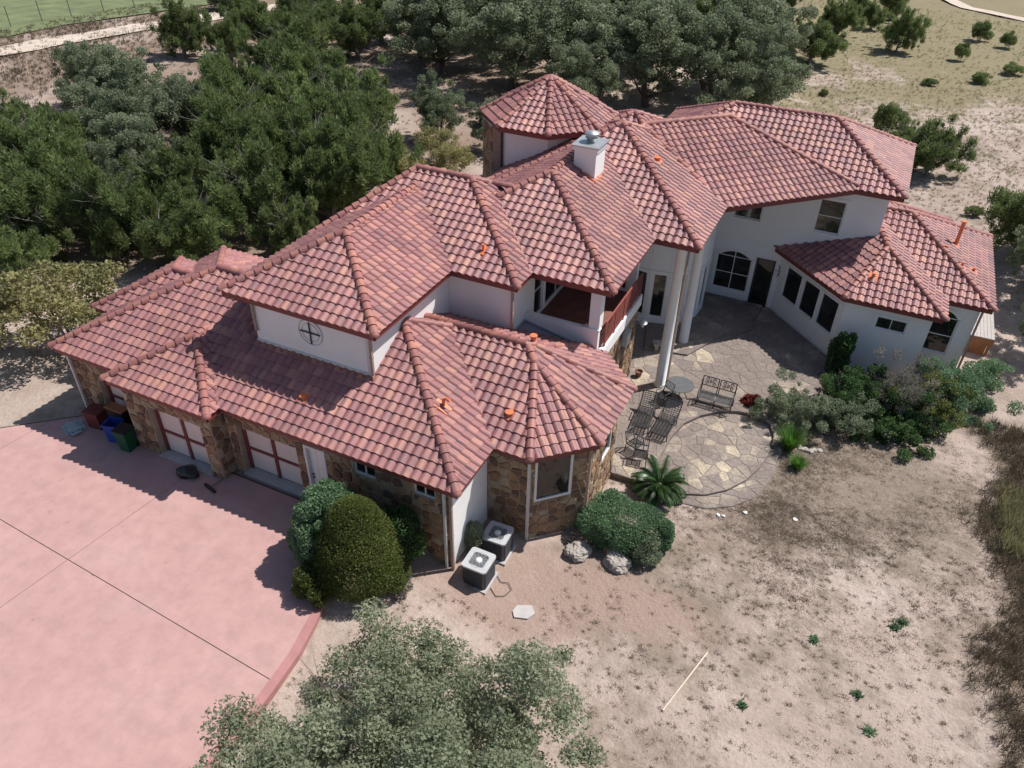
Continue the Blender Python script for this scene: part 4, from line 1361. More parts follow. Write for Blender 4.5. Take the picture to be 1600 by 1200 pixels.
# --- roof penetrations
def vent(x, y, z, h=.35, r=.06, hook=False, base=.26, parent=None, slope=(0, -.5)):
    b = MB(); ax, ay = slope
    b.prism([(x - base, y - base), (x + base, y - base), (x + base, y + base), (x - base, y + base)], lambda px, py: z - ax * (px - x) - ay * (py - y) + .03, lambda px, py: z - ax * (px - x) - ay * (py - y) + .10)
    o = b.build('vent_flashing', 'flashing'); hpart(o)
    p = MB()
    if hook:
        p.path([(x, y, z), (x, y, z + h), (x + .06, y, z + h + .08), (x + .16, y, z + h + .1), (x + .22, y, z + h + .02)], r, 8)
    else:
        p.tube((x, y, z), (x, y, z + h), r, r, 10); p.tube((x, y, z + h), (x, y, z + h + .05), r * 1.4, r * 1.4, 10)
    hsub(p.build('vent_pipe', 'flashing'), o)
def zF(y): return ZE + .5 * (y - 14.78)
vent(-15.3, 15.95, zF(15.95), .12, .1, False, .2)
vent(-10.55, 17.35, ZE + .5 * (-8.66 + 10.55), .3, .06, True, .27, slope=(.5, 0))
vent(-8.6, 18.35, ZE + .5 * (18.35 - 17.24), .14, .1, False, .2)
vent(-9.0, 21.1, 4.95, .3, .1, False, .12, slope=(0, 0))
vent(-12.1, 23.2, ZU + .5 * (23.2 - 22.2), .3, .045, False, .18)
vent(-8.35, 32.6, ZU + .5 * (-5.12 + 8.35), .16, .11, False, .2, slope=(.5, 0))
vent(-4.7, 39.7, ZU + .5 * 1.8, .32, .045, False, .16)
vent(1.65, 35.65, ZL + .5 * (35.65 - 34.43), .26, .06, False, .2)
for x, y, h in ((4.95, 40.4, 1.25), (4.45, 39.0, .22), (5.9, 38.8, .22), (5.3, 37.9 + .5, .25)):
    vent(x, y, ZL + .5 * (6.9 - x), h, .09 if h > 1 else .05, False, .2, slope=(.5, 0))

# --- stones: the 300 that show largest as parts, the others joined
STONES.sort(key=lambda t: -t[0])
by = {}
cnt = 0
for a, q, M, parent, h, rg in STONES:
    c = M @ Vector((sum(p[0] for p in q) / len(q), sum(p[1] for p in q) / len(q), 0))
    px = cam_px(c)
    facing = (Vector((0, 0, 20)) - c).dot(M.to_3x3() @ Vector((0, 0, 1))) > 0
    if cnt < 300 and facing and abs(px[0]) < 512 and abs(px[1]) < 384:
        o = pebble(q, h, rg, rng.random()).build('stone', 'fieldstone'); o.parent = parent
        o.matrix_local = M; cnt += 1
    else:
        sb = by.setdefault(parent.name, (parent, MB()))[1]
        pb = pebble(q, h, rg, rng.random())
        sb.add([M @ Vector(v) for v in pb.v], pb.f, False, pb.t)
for parent, sb in by.values():
    o = sb.build('stone_field', 'fieldstone'); hsub(o, parent); o['kind'] = 'stuff'

# ------------------------------------------------------------------ flagstone terrace
patio = thing('patio', 'flagstone terrace of irregular stones with a round lower tier', 'patio'); del patio['category']; patio['kind'] = 'structure'
U_ = [(-6.0, 22.15), (-4.4, 22.15), (0.2, 27.5), (0.9, 31.5), (0.8, 34.7), (-2.7, 38.15), (-9, 38.15), (-9, 28), (-7.4, 23.6)]
Lt = [(-4.25, 23.0), (-3.7, 22.55), (-3.0, 22.42), (-2.2, 22.75), (-1.5, 23.4), (-0.95, 24.3), (-0.6, 25.3), (-0.42, 26.4), (-0.45, 27.4), (-0.75, 28.15), (-1.45, 28.5), (-2.2, 28.4), (-2.9, 28.05), (-3.6, 27.35), (-4.1, 26.5), (-4.35, 25.3), (-4.38, 24.0)]
St = [(-3.6, 22.2), (-3.0, 21.98), (-2.0, 22.1), (-1.1, 22.7), (-0.4, 23.6), (-0.08, 24.8), (0.05, 26.0), (0.0, 27.3), (-0.6, 28.0), (-2.5, 27.0), (-3.7, 24.5)]
Ld_ = [(-5.35, 31.6), (-4.75, 33.0), (-3.75, 34.25), (-3.1, 35.3), (-3.0, 38.1), (-6.6, 38.1), (-8.0, 33.5), (-7.4, 31.2)]
def ccw(P): return P if area(P) > 0 else P[::-1]
def tier(P, z, seed, size, holes=(), thick=0.5, bases=True):
    P = ccw(P); hp = poly_hp(P)
    xs = [p[0] for p in P]; ys = [p[1] for p in P]
    if bases:
        MB().prism(P, z - thick, z - 0.012).build('terrace_bed', 'patio_mortar', patio)
    rg = random.Random(seed)
    for C in voronoi(min(xs), max(xs), min(ys), max(ys), size, 0.62, rg, 1.15):
        for h in hp:
            C = clip_hp(C, *h)
            if len(C) < 3: break
        if len(C) < 3 or area(C) < 0.01: continue
        pcs = [C]
        for H in holes: pcs = subtract(pcs, poly_hp(ccw(H)))
        for q in pcs:
            q = inset(q, rg.uniform(.004, .015))
            if len(q) >= 3 and area(q) > 0.015:
                o = pebble(q, 0.026, rg, 0, 0.012).build('flagstone', 'flagstone', patio)
                o.location.z = z - 0.024 + rg.uniform(-.003, .003)
tier(Ld_, -0.72, 21, 0.72)
tier(U_, -0.82, 22, 0.60, [Lt, Ld_], bases=False)
b_ = MB()
for q in subtract([ccw(U_)], poly_hp(ccw(Lt))): b_.prism(ccw(q), -1.35, -0.832)
b_.build('terrace_bed', 'patio_mortar', patio)
tier(Lt, -0.96, 23, 0.46)
tier(St, -1.05, 24, 0.5, [Lt])

# ------------------------------------------------------------------ foliage generators
def leaf_mesh(name, C, A, length, width, mats, rnd=None, B=None):
    """diamond leaves: centres C, long axes A (unit), per-leaf length/width"""
    n = len(C)
    if B is None:
        B = np.cross(A, nr.normal(size=(n, 3)))
    B /= np.linalg.norm(B, axis=1, keepdims=True) + 1e-9
    ln = (np.broadcast_to(length, n) * nr.uniform(.7, 1.3, n))[:, None]; wd = (np.broadcast_to(width, n) * nr.uniform(.7, 1.3, n))[:, None]
    V = np.empty((n, 4, 3), np.float32)
    V[:, 0] = C - A * ln * .5; V[:, 2] = C + A * ln * .5
    V[:, 1] = C + B * wd * .5; V[:, 3] = C - B * wd * .5
    me = bpy.data.meshes.new(name)
    me.vertices.add(4 * n); me.vertices.foreach_set('co', V.ravel())
    me.loops.add(4 * n); me.loops.foreach_set('vertex_index', np.arange(4 * n, dtype=np.int32))
    me.polygons.add(n); me.polygons.foreach_set('loop_start', np.arange(0, 4 * n, 4, dtype=np.int32)); me.polygons.foreach_set('loop_total', np.full(n, 4, np.int32))
    t = np.zeros((n, 4, 3), np.float32); t[:, :, 2] = (nr.random(n) if rnd is None else rnd)[:, None]
    at = me.attributes.new('tuv', 'FLOAT_VECTOR', 'POINT'); at.data.foreach_set('vector', t.ravel())
    me.materials.append(MATS[mats]); me.update()
    return me
def unit(v): return v / (np.linalg.norm(v, axis=1, keepdims=True) + 1e-9)
def lobes_cloud(lobes, n, fill=0.35):
    """points on/in a set of ellipsoid lobes (x,y,z,rx,ry,rz) with outward directions; points deep inside other lobes dropped"""
    L = np.array(lobes); w = (L[:, 3] * L[:, 4] + L[:, 4] * L[:, 5] + L[:, 3] * L[:, 5]); w /= w.sum()
    k = nr.choice(len(L), int(n * 1.6), p=w)
    d = unit(nr.normal(size=(len(k), 3)))
    rad = 1 - np.abs(nr.normal(0, fill, len(k))).clip(0, .85)
    P = L[k, :3] + d * L[k, 3:] * rad[:, None]
    keep = np.ones(len(k), bool)
    for q in range(len(L)):
        e = (((P - L[q, :3]) / L[q, 3:]) ** 2).sum(1)
        keep &= ~((e < 0.45) & (k != q))
    P, d, k = P[keep][:n], d[keep][:n], k[keep][:n]
    return P, d, k
def crown_lobes(R_, H, z0, n, rl, seed, squash=.8, top_bias=0.2):
    rg = random.Random(seed); L = [(0, 0, z0 + H * .5, R_ * .55, R_ * .55, H * .40)]
    for i in range(n):
        u = rg.uniform(-.75, 1); a = rg.uniform(0, 2 * math.pi); s = math.sqrt(max(0, 1 - u * u))
        m_ = rg.uniform(.55, .92)
        r = rl * rg.uniform(.6, 1.25)
        L.append((R_ * m_ * s * math.cos(a), R_ * m_ * s * math.sin(a), z0 + H * .5 + u * H * .42 * m_ + top_bias * rg.random(), r, r, r * squash))
    return L
def spray_lobes(R_, H, z0, n, rl, seed, tall=1.0):
    """ragged crown: a few broad limbs, each carrying many small tufts of uneven size"""
    rg = random.Random(seed); L = [(0, 0, z0 + H * .42, R_ * .5, R_ * .5, H * .34)]
    limbs = []
    for i in range(13):
        a = i * 2.4 + rg.uniform(-.5, .5); u = rg.uniform(-.7, 1.0); s = math.sqrt(max(.05, 1 - u * u)); m_ = rg.uniform(.45, 1.0)
        limbs.append((R_ * m_ * s * math.cos(a), R_ * m_ * s * math.sin(a), z0 + H * .48 + u * H * .44 * rg.uniform(.75, 1.1)))
    for i in range(n):
        b = limbs[rg.randrange(13)]; t = rg.uniform(.45, 1.12) ; g = rl * 1.5
        x, y, z = b[0] * t + rg.gauss(0, g), b[1] * t + rg.gauss(0, g), (z0 + H * .4) * (1 - t) + b[2] * t + rg.gauss(0, g * .9)
        r = rl * rg.choice((.45, .6, .8, 1.0, 1.25))
        L.append((x, y, max(z0 + r * .5, z), r, r, r * tall))
    return L
def limb_mesh(name, H, R_, r0, seed, mat='bark', n=9, lean=0.2, stems=1, reach=.8):
    rg = random.Random(seed); mb = MB()
    for s_ in range(stems):
        a = rg.uniform(0, 6.28)
        p = Vector((rg.uniform(-.15, .15) * stems, rg.uniform(-.15, .15) * stems, -0.15)); d = Vector((math.cos(a) * lean, math.sin(a) * lean, 1)).normalized()
        r = r0 / math.sqrt(stems); pts = [(p.copy(), r)]
        for i in range(5):
            p = p + d * H * .14; r *= .8; pts.append((p.copy(), r))
            d = (d + Vector((rg.uniform(-.3, .3), rg.uniform(-.3, .3), 0))).normalized()
        for (a_, ra), (b_, rb_) in zip(pts[:-1], pts[1:]): mb.tube(a_, b_, ra, rb_, 8, False)
        for i in range(n):
            k = rg.randint(1, 5); q, rq = pts[k]
            an = rg.uniform(0, 6.28); e = Vector((math.cos(an), math.sin(an), rg.uniform(.25, .9))).normalized()
            L = R_ * reach * rg.uniform(.6, 1.0); rr = rq * .5; a0 = q.copy()
            for j in range(4):
                b0 = a0 + e * L / 4; mb.tube(a0, b0, rr, rr * .7, 5, False)
                if j > 0:
                    e2 = (e + Vector((rg.uniform(-.9, .9), rg.uniform(-.9, .9), rg.uniform(-.1, .7)))).normalized()
                    mb.tube(a0, a0 + e2 * L * .35, rr * .6, rr * .2, 4, False)
                a0 = b0; rr *= .7; e = (e + Vector((rg.uniform(-.35, .35), rg.uniform(-.35, .35), rg.uniform(-.1, .25)))).normalized()
    return mb.mesh(name, mat)
KIND = {}
def tree_variant(kind, v):
    seed = hash((kind, v)) % 1000 if False else {'juniper': 100, 'oak': 200, 'dry': 300, 'shrubby': 400}[kind] + v
    if kind == 'juniper':      # nominal 5 m tall, 2.6 m radius, clothed to the ground
        L = spray_lobes(2.5, 4.8, 0.2, 170, .34, seed, 1.5)
        P, d, k = lobes_cloud(L, 26000, .5)
        A = unit(d * .9 + np.array([0, 0, .8]) + nr.normal(0, .4, P.shape)); ln, wd, mt = .26, .055, 'leaf_juniper'
        lm = limb_mesh('trunk', 5, 2.6, .2, seed, 'bark_grey', 16, .15, 2, .95)
    elif kind == 'oak':        # nominal 6 m, 3.4 m radius
        L = spray_lobes(3.3, 4.6, 1.2, 130, .52, seed, .8)
        P, d, k = lobes_cloud(L, 32000, .42)
        A = unit(nr.normal(size=P.shape) + d * .4); ln, wd, mt = .15, .085, 'leaf_oak'
        lm = limb_mesh('trunk', 6, 3.2, .24, seed, 'bark', 12, .25, 2)
    elif kind == 'dry':        # open yellowish shrub tree, nominal 4 m
        L = crown_lobes(2.1, 3.3, .7, 34, .5, seed, .8)
        P, d, k = lobes_cloud(L, 7500, .45)
        A = unit(nr.normal(size=P.shape)); ln, wd, mt = .13, .09, 'leaf_dry'
        lm = limb_mesh('trunk', 4, 2.3, .13, seed, 'bark_grey', 14, .3, 3)
    else:                      # feathery dark bush, nominal 3 m
        L = crown_lobes(1.7, 2.8, .1, 30, .5, seed, 1.0)
        P, d, k = lobes_cloud(L, 8000, .35)
        A = unit(d * .7 + np.array([0, 0, .6]) + nr.normal(0, .5, P.shape)); ln, wd, mt = .22, .07, 'leaf_juniper'
        lm = limb_mesh('trunk', 3, 1.6, .1, seed, 'bark', 8, .25, 3)
    lr = nr.random(len(L)); rnd = (lr[k] * .6 + nr.random(len(k)) * .4)
    return lm, leaf_mesh('crown', P, A, ln, wd, mt, rnd)
NOM = {'juniper': 5.0, 'oak': 6.0, 'dry': 4.0, 'shrubby': 3.0}
def tree(kind, v, x, y, h, wide, label, group, name):
    if (kind, v) not in KIND: KIND[kind, v] = tree_variant(kind, v)
    lm, cm = KIND[kind, v]
    z = ground_z(x, y)
    o = thing(name, label, 'tree' if h > 2.6 else 'shrub', (x, y, z - .05), rng.uniform(0, 6.28), group)
    s = h / NOM[kind]; o.scale = (s * wide, s * wide, s)
    link('trunk', lm, o); link('crown', cm, o)
    return o
JUN = [(-43, 48.5, 7.2, 1.15, 'broadest juniper of the wood, facing the bare dirt strip'), (-32.5, 42.5, 6.8, 1.05, 'tall juniper at the wood edge by the sandy track behind the house'),
       (-27.6, 34.4, 6.0, 1.05, 'bright green juniper leaning towards the upper roof ridge'), (-31.0, 31.2, 5.2, 1.1, 'juniper between bright green juniper and garage roof peaks'),
       (-37.6, 36.6, 5.8, 1.1, 'juniper in the heart of the wood beside the grey green oaks'), (-34.6, 39.8, 6.2, 1.05, 'juniper just behind the heart of the wood'),
       (-46.8, 29.9, 6.0, 1.15, 'wide juniper below the grey green oaks on the road side'), (-39.5, 23.4, 5.2, 1.15, 'juniper above the yellowing trees'),
       (-36.2, 25.8, 5.0, 1.0, 'juniper inward of the yellowing trees'), (-35.8, 29.2, 5.2, 1.05, 'juniper over the bare gap in the wood'),
       (-31.8, 26.4, 4.4, 1.05, 'low juniper closest to the small garage roof'), (-36.2, 19.4, 4.6, 1.1, 'juniper right behind the sparse yellowing shrub tree'),
       (-42.3, 27.0, 5.6, 1.1, 'juniper between the wide juniper and the yellowing trees'), (-28.8, 38.4, 6.0, 1.0, 'juniper behind the bright green juniper'),
       (-38.6, 45.0, 6.6, 1.1, 'juniper next to the broadest juniper'), (-43.5, 21.0, 5.0, 1.2, 'outermost juniper on the driveway side of the wood'),
       (-27.2, 29.8, 4.0, 0.95, 'short juniper almost touching the garage roof'), (-33.8, 34.6, 5.4, 1.0, 'juniper in a dip of the wood canopy'),
       (-40.4, 40.4, 6.2, 1.1, 'juniper between heart of the wood and broadest juniper'), (-36.0, 47.6, 6.6, 1.05, 'juniper at the back corner of the wood above the sandy track'),
       (-47.5, 24.6, 5.4, 1.15, 'juniper behind the outermost juniper'), (-51.5, 32.0, 5.6, 1.1, 'juniper beyond the wide juniper'), (-39.8, 18.0, 4.4, 1.1, 'low juniper in front of the outermost juniper'),
       (-44.6, 52.6, 6.6, 1.1, 'juniper behind the broadest juniper'), (-31.0, 37.2, 5.8, 1.0, 'juniper wedged between tall track juniper and bright green juniper'), (-45.4, 44.6, 6.0, 1.0, 'juniper between broadest juniper and the oaks')]
GL = 'junipers of the wood beyond the garage'
for i, (x, y, h, w, lb) in enumerate(JUN): tree('juniper', i % 5, x, y, h, w, lb, GL, 'juniper_tree')
OAK = [(-52.0, 40.8, 6.2, 1.05, 'tallest grey green oak at the road side of the wood'), (-58.5, 44.0, 5.4, .85, 'lone grey green oak standing out towards the dirt road'), (-45.6, 36.4, 5.8, 1.05, 'grey green oak in the middle of the wood'),
       (-41.2, 32.2, 5.2, .95, 'grey green oak above the bare gap in the wood'), (-48.8, 35.6, 5.2, 1.0, 'grey green oak between tallest oak and middle oak'), (-38.6, 27.4, 4.6, .8, 'small grey green oak among the low junipers'), (-39.4, 21.4, 3.8, .8, 'pale oak low over the yellowing trees'), (-44.0, 40.4, 5.6, .95, 'grey green oak behind the middle oak')]
OAK += [(-30.2, 50.6, 4.4, .9, 'low oak filling the open ground past the tall track juniper'), (-25.6, 50.0, 3.8, .9, 'low oak behind the pale brush near the turret'), (-21.4, 50.4, 3.6, .9, 'low oak close behind the turret foot')]
for i, (x, y, h, w, lb) in enumerate(OAK): tree('oak', i % 3, x, y, h, w, lb, 'oaks of the wood beyond the garage', 'live_oak')
tree('dry', 0, -30.6, 18.2, 4.6, 1.25, 'thin yellow leaved tree at the driveway edge beside the garage', None, 'yellowing_tree')
tree('dry', 1, -33.0, 15.6, 3.6, 1.1, 'sparse yellowing shrub tree at the wood edge left of the driveway', None, 'yellowing_tree')
for i, (x, y, h) in enumerate([(-27.8, 46.2, 3.0), (-25.2, 44.2, 2.8), (-23.4, 40.2, 2.6), (-29.6, 42.6, 2.9), (-22.4, 46.0, 2.6), (-26.4, 40.6, 2.8), (-20.6, 42.4, 2.2), (-24.6, 37.2, 3.0)]):
    tree('dry', i % 2, x, y, h, 1.1, ['pale yellowish brush on the sandy track behind the house', 'pale yellowish brush nearest the turret foot', 'low pale brush under the upper roof eave behind the house', 'pale brush against the tall track juniper', 'brush beside the turret wall', 'brush between track juniper and turret', 'small brush at the very foot of the turret', 'brush just over the upper roof ridge'][i], 'pale brush behind the house', 'brush')
GRO = ['oak of the grove bordering the shaded track', 'oak rising straight behind the turret peak', 'oak behind the turret on its chimney side', 'spreading oak behind the chimney', 'dark oak behind the long upper ridge', 'oak at the open slope end of the grove',
       'oak at the back of the grove behind the chimney oaks', 'oak at the back of the grove behind the turret oak', 'outlying oak of the grove where track meets wood', 'back row oak next to the open slope', 'small oak in front of the grove close to the upper roof']
for i, (x, y, h, w) in enumerate([(-39.4, 67.5, 8.6, 1.15), (-31.5, 66.0, 8.8, 1.15), (-26.0, 70.0, 8.6, 1.15), (-18.8, 66.8, 8.4, 1.15), (-14.8, 72.0, 8.8, 1.15), (-9.8, 66.2, 7.2, 1.1), (-23.0, 78.0, 8.6, 1.2), (-35.5, 75.0, 8.6, 1.2), (-44.5, 71.5, 7.4, 1.1), (-11.5, 78.0, 7.6, 1.1), (-22.0, 61.5, 6.0, 1.0)]):
    tree('oak', i % 3, x, y, h, w, GRO[i], 'live oaks behind the turret', 'live_oak')
FARJ = ['juniper right behind the turret oaks', 'juniper behind the back row oaks, mid grove', 'juniper behind the spreading chimney oak', 'juniper behind the open slope end of the grove', 'juniper across the shaded track from the grove', 'juniper behind the outlying oak',
        'farthest juniper behind the turret', 'farthest juniper behind the chimney', 'juniper on the pasture edge behind the grove']
for i, (x, y, h, w) in enumerate([(-40.5, 80.0, 7.2, 1.1), (-30.0, 88.5, 7.6, 1.2), (-21.5, 92.5, 7.4, 1.2), (-15.0, 88.0, 6.6, 1.1), (-51.6, 75.0, 6.0, 1.15), (-47.5, 84.0, 7.0, 1.2), (-36.5, 97.0, 7.5, 1.2), (-27.5, 101, 7.2, 1.2), (-18.0, 104.0, 5.6, 1.2)]):
    tree('juniper', i % 4, x, y, h, w, FARJ[i], 'junipers behind the oaks', 'juniper_tree')
RDJ = ['juniper across the dirt strip from the broadest juniper', 'juniper in the middle of the roadside clump', 'juniper of the roadside clump with bare grey twigs below', 'low juniper at the house side of the roadside clump', 'juniper standing between dirt road and green field', 'juniper hugging the inner bend of the dirt road', 'low spreading juniper on the bare dirt strip above the broadest juniper', 'juniper behind the roadside clump', 'juniper at the far road end of the roadside clump', 'juniper between roadside clump and shaded track']
for i, (x, y, h, w) in enumerate([(-56.5, 69.0, 5.4, 1.1), (-61.5, 67.0, 4.8, 1.15), (-65.5, 60.5, 5.2, 1.1), (-61.0, 62.0, 4.4, 1.0), (-80.5, 82.0, 5.0, 1.1), (-70.5, 74.5, 4.6, 1.1), (-54.0, 63.5, 4.6, 1.2), (-58.5, 74.5, 5.4, 1.1), (-63.5, 76.0, 5.0, 1.1), (-50.0, 68.5, 5.2, 1.1)]):
    tree('juniper', (i + 1) % 4, x, y, h, w, RDJ[i], 'junipers by the dirt road', 'juniper_tree')
far = [(-8.6, 91.5, 4.6, 1.35, 'spreading juniper bush on the bare slope beyond the oaks'), (-7.6, 106.0, 4.8, 1.1, 'round juniper behind the spreading juniper bush'), (-2.6, 120.5, 4.4, .95, 'juniper farthest up the olive pasture'), (-0.4, 102.5, 4.4, 1.05, 'rounded juniper standing alone in the pasture with its own shadow'),
       (6.0, 101.5, 2.0, .7, 'small narrow juniper in the pasture below the foot track'), (8.0, 112.5, 2.4, .9, 'small juniper close to the foot track'), (10.8, 110.0, 1.9, .8, 'tiny juniper across from the foot track bend'),
       (0.6, 72.2, 2.8, .8, 'small upright juniper just behind the far wing roof'), (4.3, 64.2, 4.0, 1.25, 'dense bright juniper thicket behind the far wing'), (2.2, 66.8, 3.2, 1.1, 'low juniper at the foot of the bright thicket'), (-14.6, 114.5, 4.0, .9, 'juniper above the oak grove near the pasture edge'), (-6.8, 122.5, 3.8, 1.0, 'juniper near the top of the pasture by the foot track'), (-4.2, 113, 3.4, .9, 'juniper between the two round pasture junipers')]
SCR = [(3.4, 90), (8.0, 93), (12.4, 84), (-5.6, 81.5), (11.0, 98), (7.4, 57.5), (9.4, 61), (14.4, 74), (-10.5, 98)]
for i, (x, y) in enumerate(SCR):
    tree('shrubby', i % 2, x, y, rng.uniform(.5, 1.3), rng.uniform(1.1, 2.0), 'low scrub bush dotted over the open slope behind the far wing', 'low scrub on the open slope', 'scrub_bush')
for i, (x, y, h, w, lb) in enumerate(far):
    tree('juniper' if h > 2.9 else 'shrubby', i % (4 if h > 2.9 else 2), x, y, h, w, lb, None, 'juniper_tree' if h > 2.6 else 'juniper_shrub')
for i, (x, y, h, w, k_, lb) in enumerate([(9.6, 52.0, 5.2, 1.0, 'juniper', 'dark juniper past the far wing by the bare slope'), (10.2, 45.2, 5.4, .8, 'oak', 'slender live oak with visible trunk past the far wing corner'), (10.4, 40.0, 4.2, .8, 'oak', 'short live oak nearest the far wing deck'), (12.4, 48.5, 5.6, 1.0, 'oak', 'live oak behind the slender oak past the far wing')]):
    tree(k_, i % 3, x, y, h, w, lb, None, 'live_oak' if k_ == 'oak' else 'juniper_tree')

# the live oak that rises beneath the camera
L = spray_lobes(4.2, 3.9, 1.2, 320, .46, 77, .75)
P, d, k = lobes_cloud(L, 170000, .55)
keep = np.ones(len(P), bool)
A = unit(nr.normal(size=P.shape) + d * .3)
fg = thing('live_oak', 'wide grey green live oak crown overhanging the driveway curve and the bare yard', 'tree', (-6.2, 6.3, ground_z(-6.2, 6.3) - .05))
lr = nr.random(len(L))
link('crown', leaf_mesh('crown', P, A, .078, .043, 'leaf_oak_pale', lr[k] * .6 + nr.random(len(k)) * .4), fg)
link('trunk', limb_mesh('trunk', 5, 3.2, .26, 78, 'bark', 18, .2, 3, .8), fg)
fg.scale = (1.42, 1.32, 1.0)

# ------------------------------------------------------------------ shrubs close to the house
def shrub(name, label, x, y, lobes, n, ln, wd, mat, fill=.25, spiky=0.5, zb=None, cat='shrub', stems=True, group=None, up=.4, jit=.5):
    z = ground_z(x, y) if zb is None else zb
    o = thing(name, label, cat, (x, y, z - .03), 0, group)
    P, d, k = lobes_cloud(lobes, n, fill)
    A = unit(d * spiky + np.array([0, 0, up]) + nr.normal(0, jit, P.shape))
    lr = nr.random(len(lobes))
    link('foliage', leaf_mesh('foliage', P, A, ln, wd, mat, lr[k] * .5 + nr.random(len(k)) * .5), o)
    if stems:
        H = max(l[2] for l in lobes); R_ = max(abs(l[0]) + l[3] for l in lobes)
        link('stem', limb_mesh('stem', H, R_ * .7, .05, int(abs(x * 13 + y * 7)) % 997, 'bark', 6, .3, 3), o)
    return o
def mound(R_, H, n, rl, seed, sq=.8, ry=None):
    rg = random.Random(seed); ry = ry or R_; L = [(0, 0, H * .45, R_ * .8, ry * .8, H * .45)]
    for i in range(n):
        u = rg.uniform(-.35, 1); a = rg.uniform(0, 6.283); s = math.sqrt(max(0, 1 - u * u)); r = rl * rg.uniform(.7, 1.3)
        L.append(((R_ - r * .7) * s * math.cos(a), (ry - r * .7) * s * math.sin(a), H * .45 + u * (H * .55 - r * .5), r, r, r * sq))
    return L
# clipped egg: smooth dense surface
shrub('topiary', 'big clipped egg shaped evergreen beside the driveway', -11.35, 13.0, [(0, 0, 1.0, 1.56, 1.5, 1.25), (-.03, .05, 1.55, 1.34, 1.3, 1.35), (-.08, .12, 2.15, 1.0, .98, 1.15), (-.12, .15, 2.6, .66, .66, .82)] + [(1.36 * math.cos(q * 2.4) * (1 - .2 * (q % 4)), 1.32 * math.sin(q * 2.4) * (1 - .2 * (q % 4)), .5 + .62 * (q % 4), .34, .34, .42) for q in range(26)], 95000, .06, .03, 'leaf_topiary', .13, .7, up=.2, jit=.8)
shrub('leafy_hedge', 'pale leafy hedge growing round the driveway side of the clipped egg', -12.75, 13.35, mound(1.15, 2.8, 60, .26, 5, 1.0, 1.4), 26000, .10, .06, 'leaf_hedge', .22, .5)
shrub('wall_shrub', 'dark shaded shrub squeezed between clipped egg and stone wall', -10.55, 14.25, mound(.85, 2.5, 14, .4, 6, 1.0, .55), 8000, .10, .06, 'leaf_dark', .25)
shrub('low_shrub', 'low dark green bush at the driveway foot of the clipped egg', -12.05, 11.75, mound(.75, 1.35, 16, .3, 7, .9), 9000, .08, .045, 'leaf_topiary', .25)
shrub('dry_bush', 'small grey half bare bush at the lawn foot of the clipped egg', -10.0, 13.25, mound(.42, .8, 10, .2, 8), 1400, .08, .035, 'leaf_grey', .5)
shrub('wall_bush', 'small green bush against the white wall behind the condensers', -8.82, 16.05, mound(.38, 1.3, 12, .22, 9, 1.2), 3000, .085, .045, 'leaf_sage', .3)
shrub('rounded_hedge', 'dense flat topped green hedge below the octagonal bay', -4.35, 19.35, [(0, 0, .75, 1.62, 1.0, .70), (-.9, -.35, .7, .85, .8, .66), (.95, .1, .68, .85, .75, .62), (.2, -.6, .6, .9, .6, .55), (-.6, .5, .85, .9, .6, .55), (.5, .45, .85, .9, .6, .5)] + [(1.45 * math.cos(q * 2.1), .92 * math.sin(q * 2.1), .35 + .13 * (q % 7), .3, .28, .24) for q in range(34)], 45000, .07, .045, 'leaf_hedge', .2, .6, up=.3)
shrub('pale_bush', 'small pale loose bush hanging out of the flat topped hedge', -3.35, 18.7, mound(.55, 1.1, 12, .25, 12), 5000, .07, .045, 'leaf_sage', .3)
shrub('silver_bush', 'wide silvery sage bush at the terrace edge by the loveseat', -0.1, 29.0, spray_lobes(1.7, 1.7, 0.05, 90, .26, 13, 1.0), 19000, .10, .04, 'leaf_sage', .4, .9, up=.6)
shrub('dark_bush', 'dark flowering bush between silvery bush and far wing wall', 1.9, 31.2, spray_lobes(1.6, 1.6, 0.05, 90, .26, 14, 1.0), 14000, .10, .055, 'leaf_dark', .3)
shrub('olive_bush', 'olive green bush behind the silvery bush', 2.0, 29.6, spray_lobes(1.3, 1.45, 0.05, 70, .25, 15, 1.0), 9000, .10, .05, 'leaf_sage', .3)
shrub('tall_shrub', 'upright glossy shrub with yellow flowers against the far wing wall', 1.25, 33.7, [(0, 0, .9, .55, .5, .8), (.15, 0, 1.7, .4, .4, .55), (-.25, .1, 1.5, .35, .35, .5), (.3, .1, 2.05, .22, .22, .4), (-.1, 0, 2.1, .2, .2, .35)], 3600, .15, .075, 'leaf_dark', .4, .6)
shrub('grey_shrub', 'half dry greyish brown shrub in front of the arched window of the far wing', 4.35, 32.3, spray_lobes(1.5, 2.5, 0.05, 90, .28, 16, 1.2), 9500, .13, .03, 'leaf_grey', .45, .6, up=.9)
shrub('green_shrub', 'bright green shrub at the corner of the far wing', 6.35, 33.4, spray_lobes(1.5, 2.0, 0.05, 90, .28, 17, 1.0), 13000, .10, .055, 'leaf_hedge', .28)
shrub('brown_shrub', 'browning shrub between grey shrub and green corner shrub', 5.5, 32.2, spray_lobes(1.2, 1.9, 0.05, 60, .26, 18, 1.1), 7000, .10, .045, 'leaf_topiary', .35)
shrub('deck_shrub', 'leafy shrub beside the wooden deck of the far wing', 7.55, 36.0, spray_lobes(1.0, 1.3, 0.02, 50, .24, 19, .9), 6000, .10, .055, 'leaf_hedge', .3)
shrub('low_cover', 'pale green low plant spilling out below the corner shrub', 7.6, 34.0, mound(.6, .5, 12, .2, 20, .7, .5), 2500, .08, .05, 'leaf_hedge', .3, stems=False)
shrub('low_cover', 'pale green mat on the sandy path past the corner shrub', 7.1, 32.6, mound(.5, .3, 10, .18, 21, .7, .35), 1500, .08, .05, 'leaf_hedge', .3, stems=False)
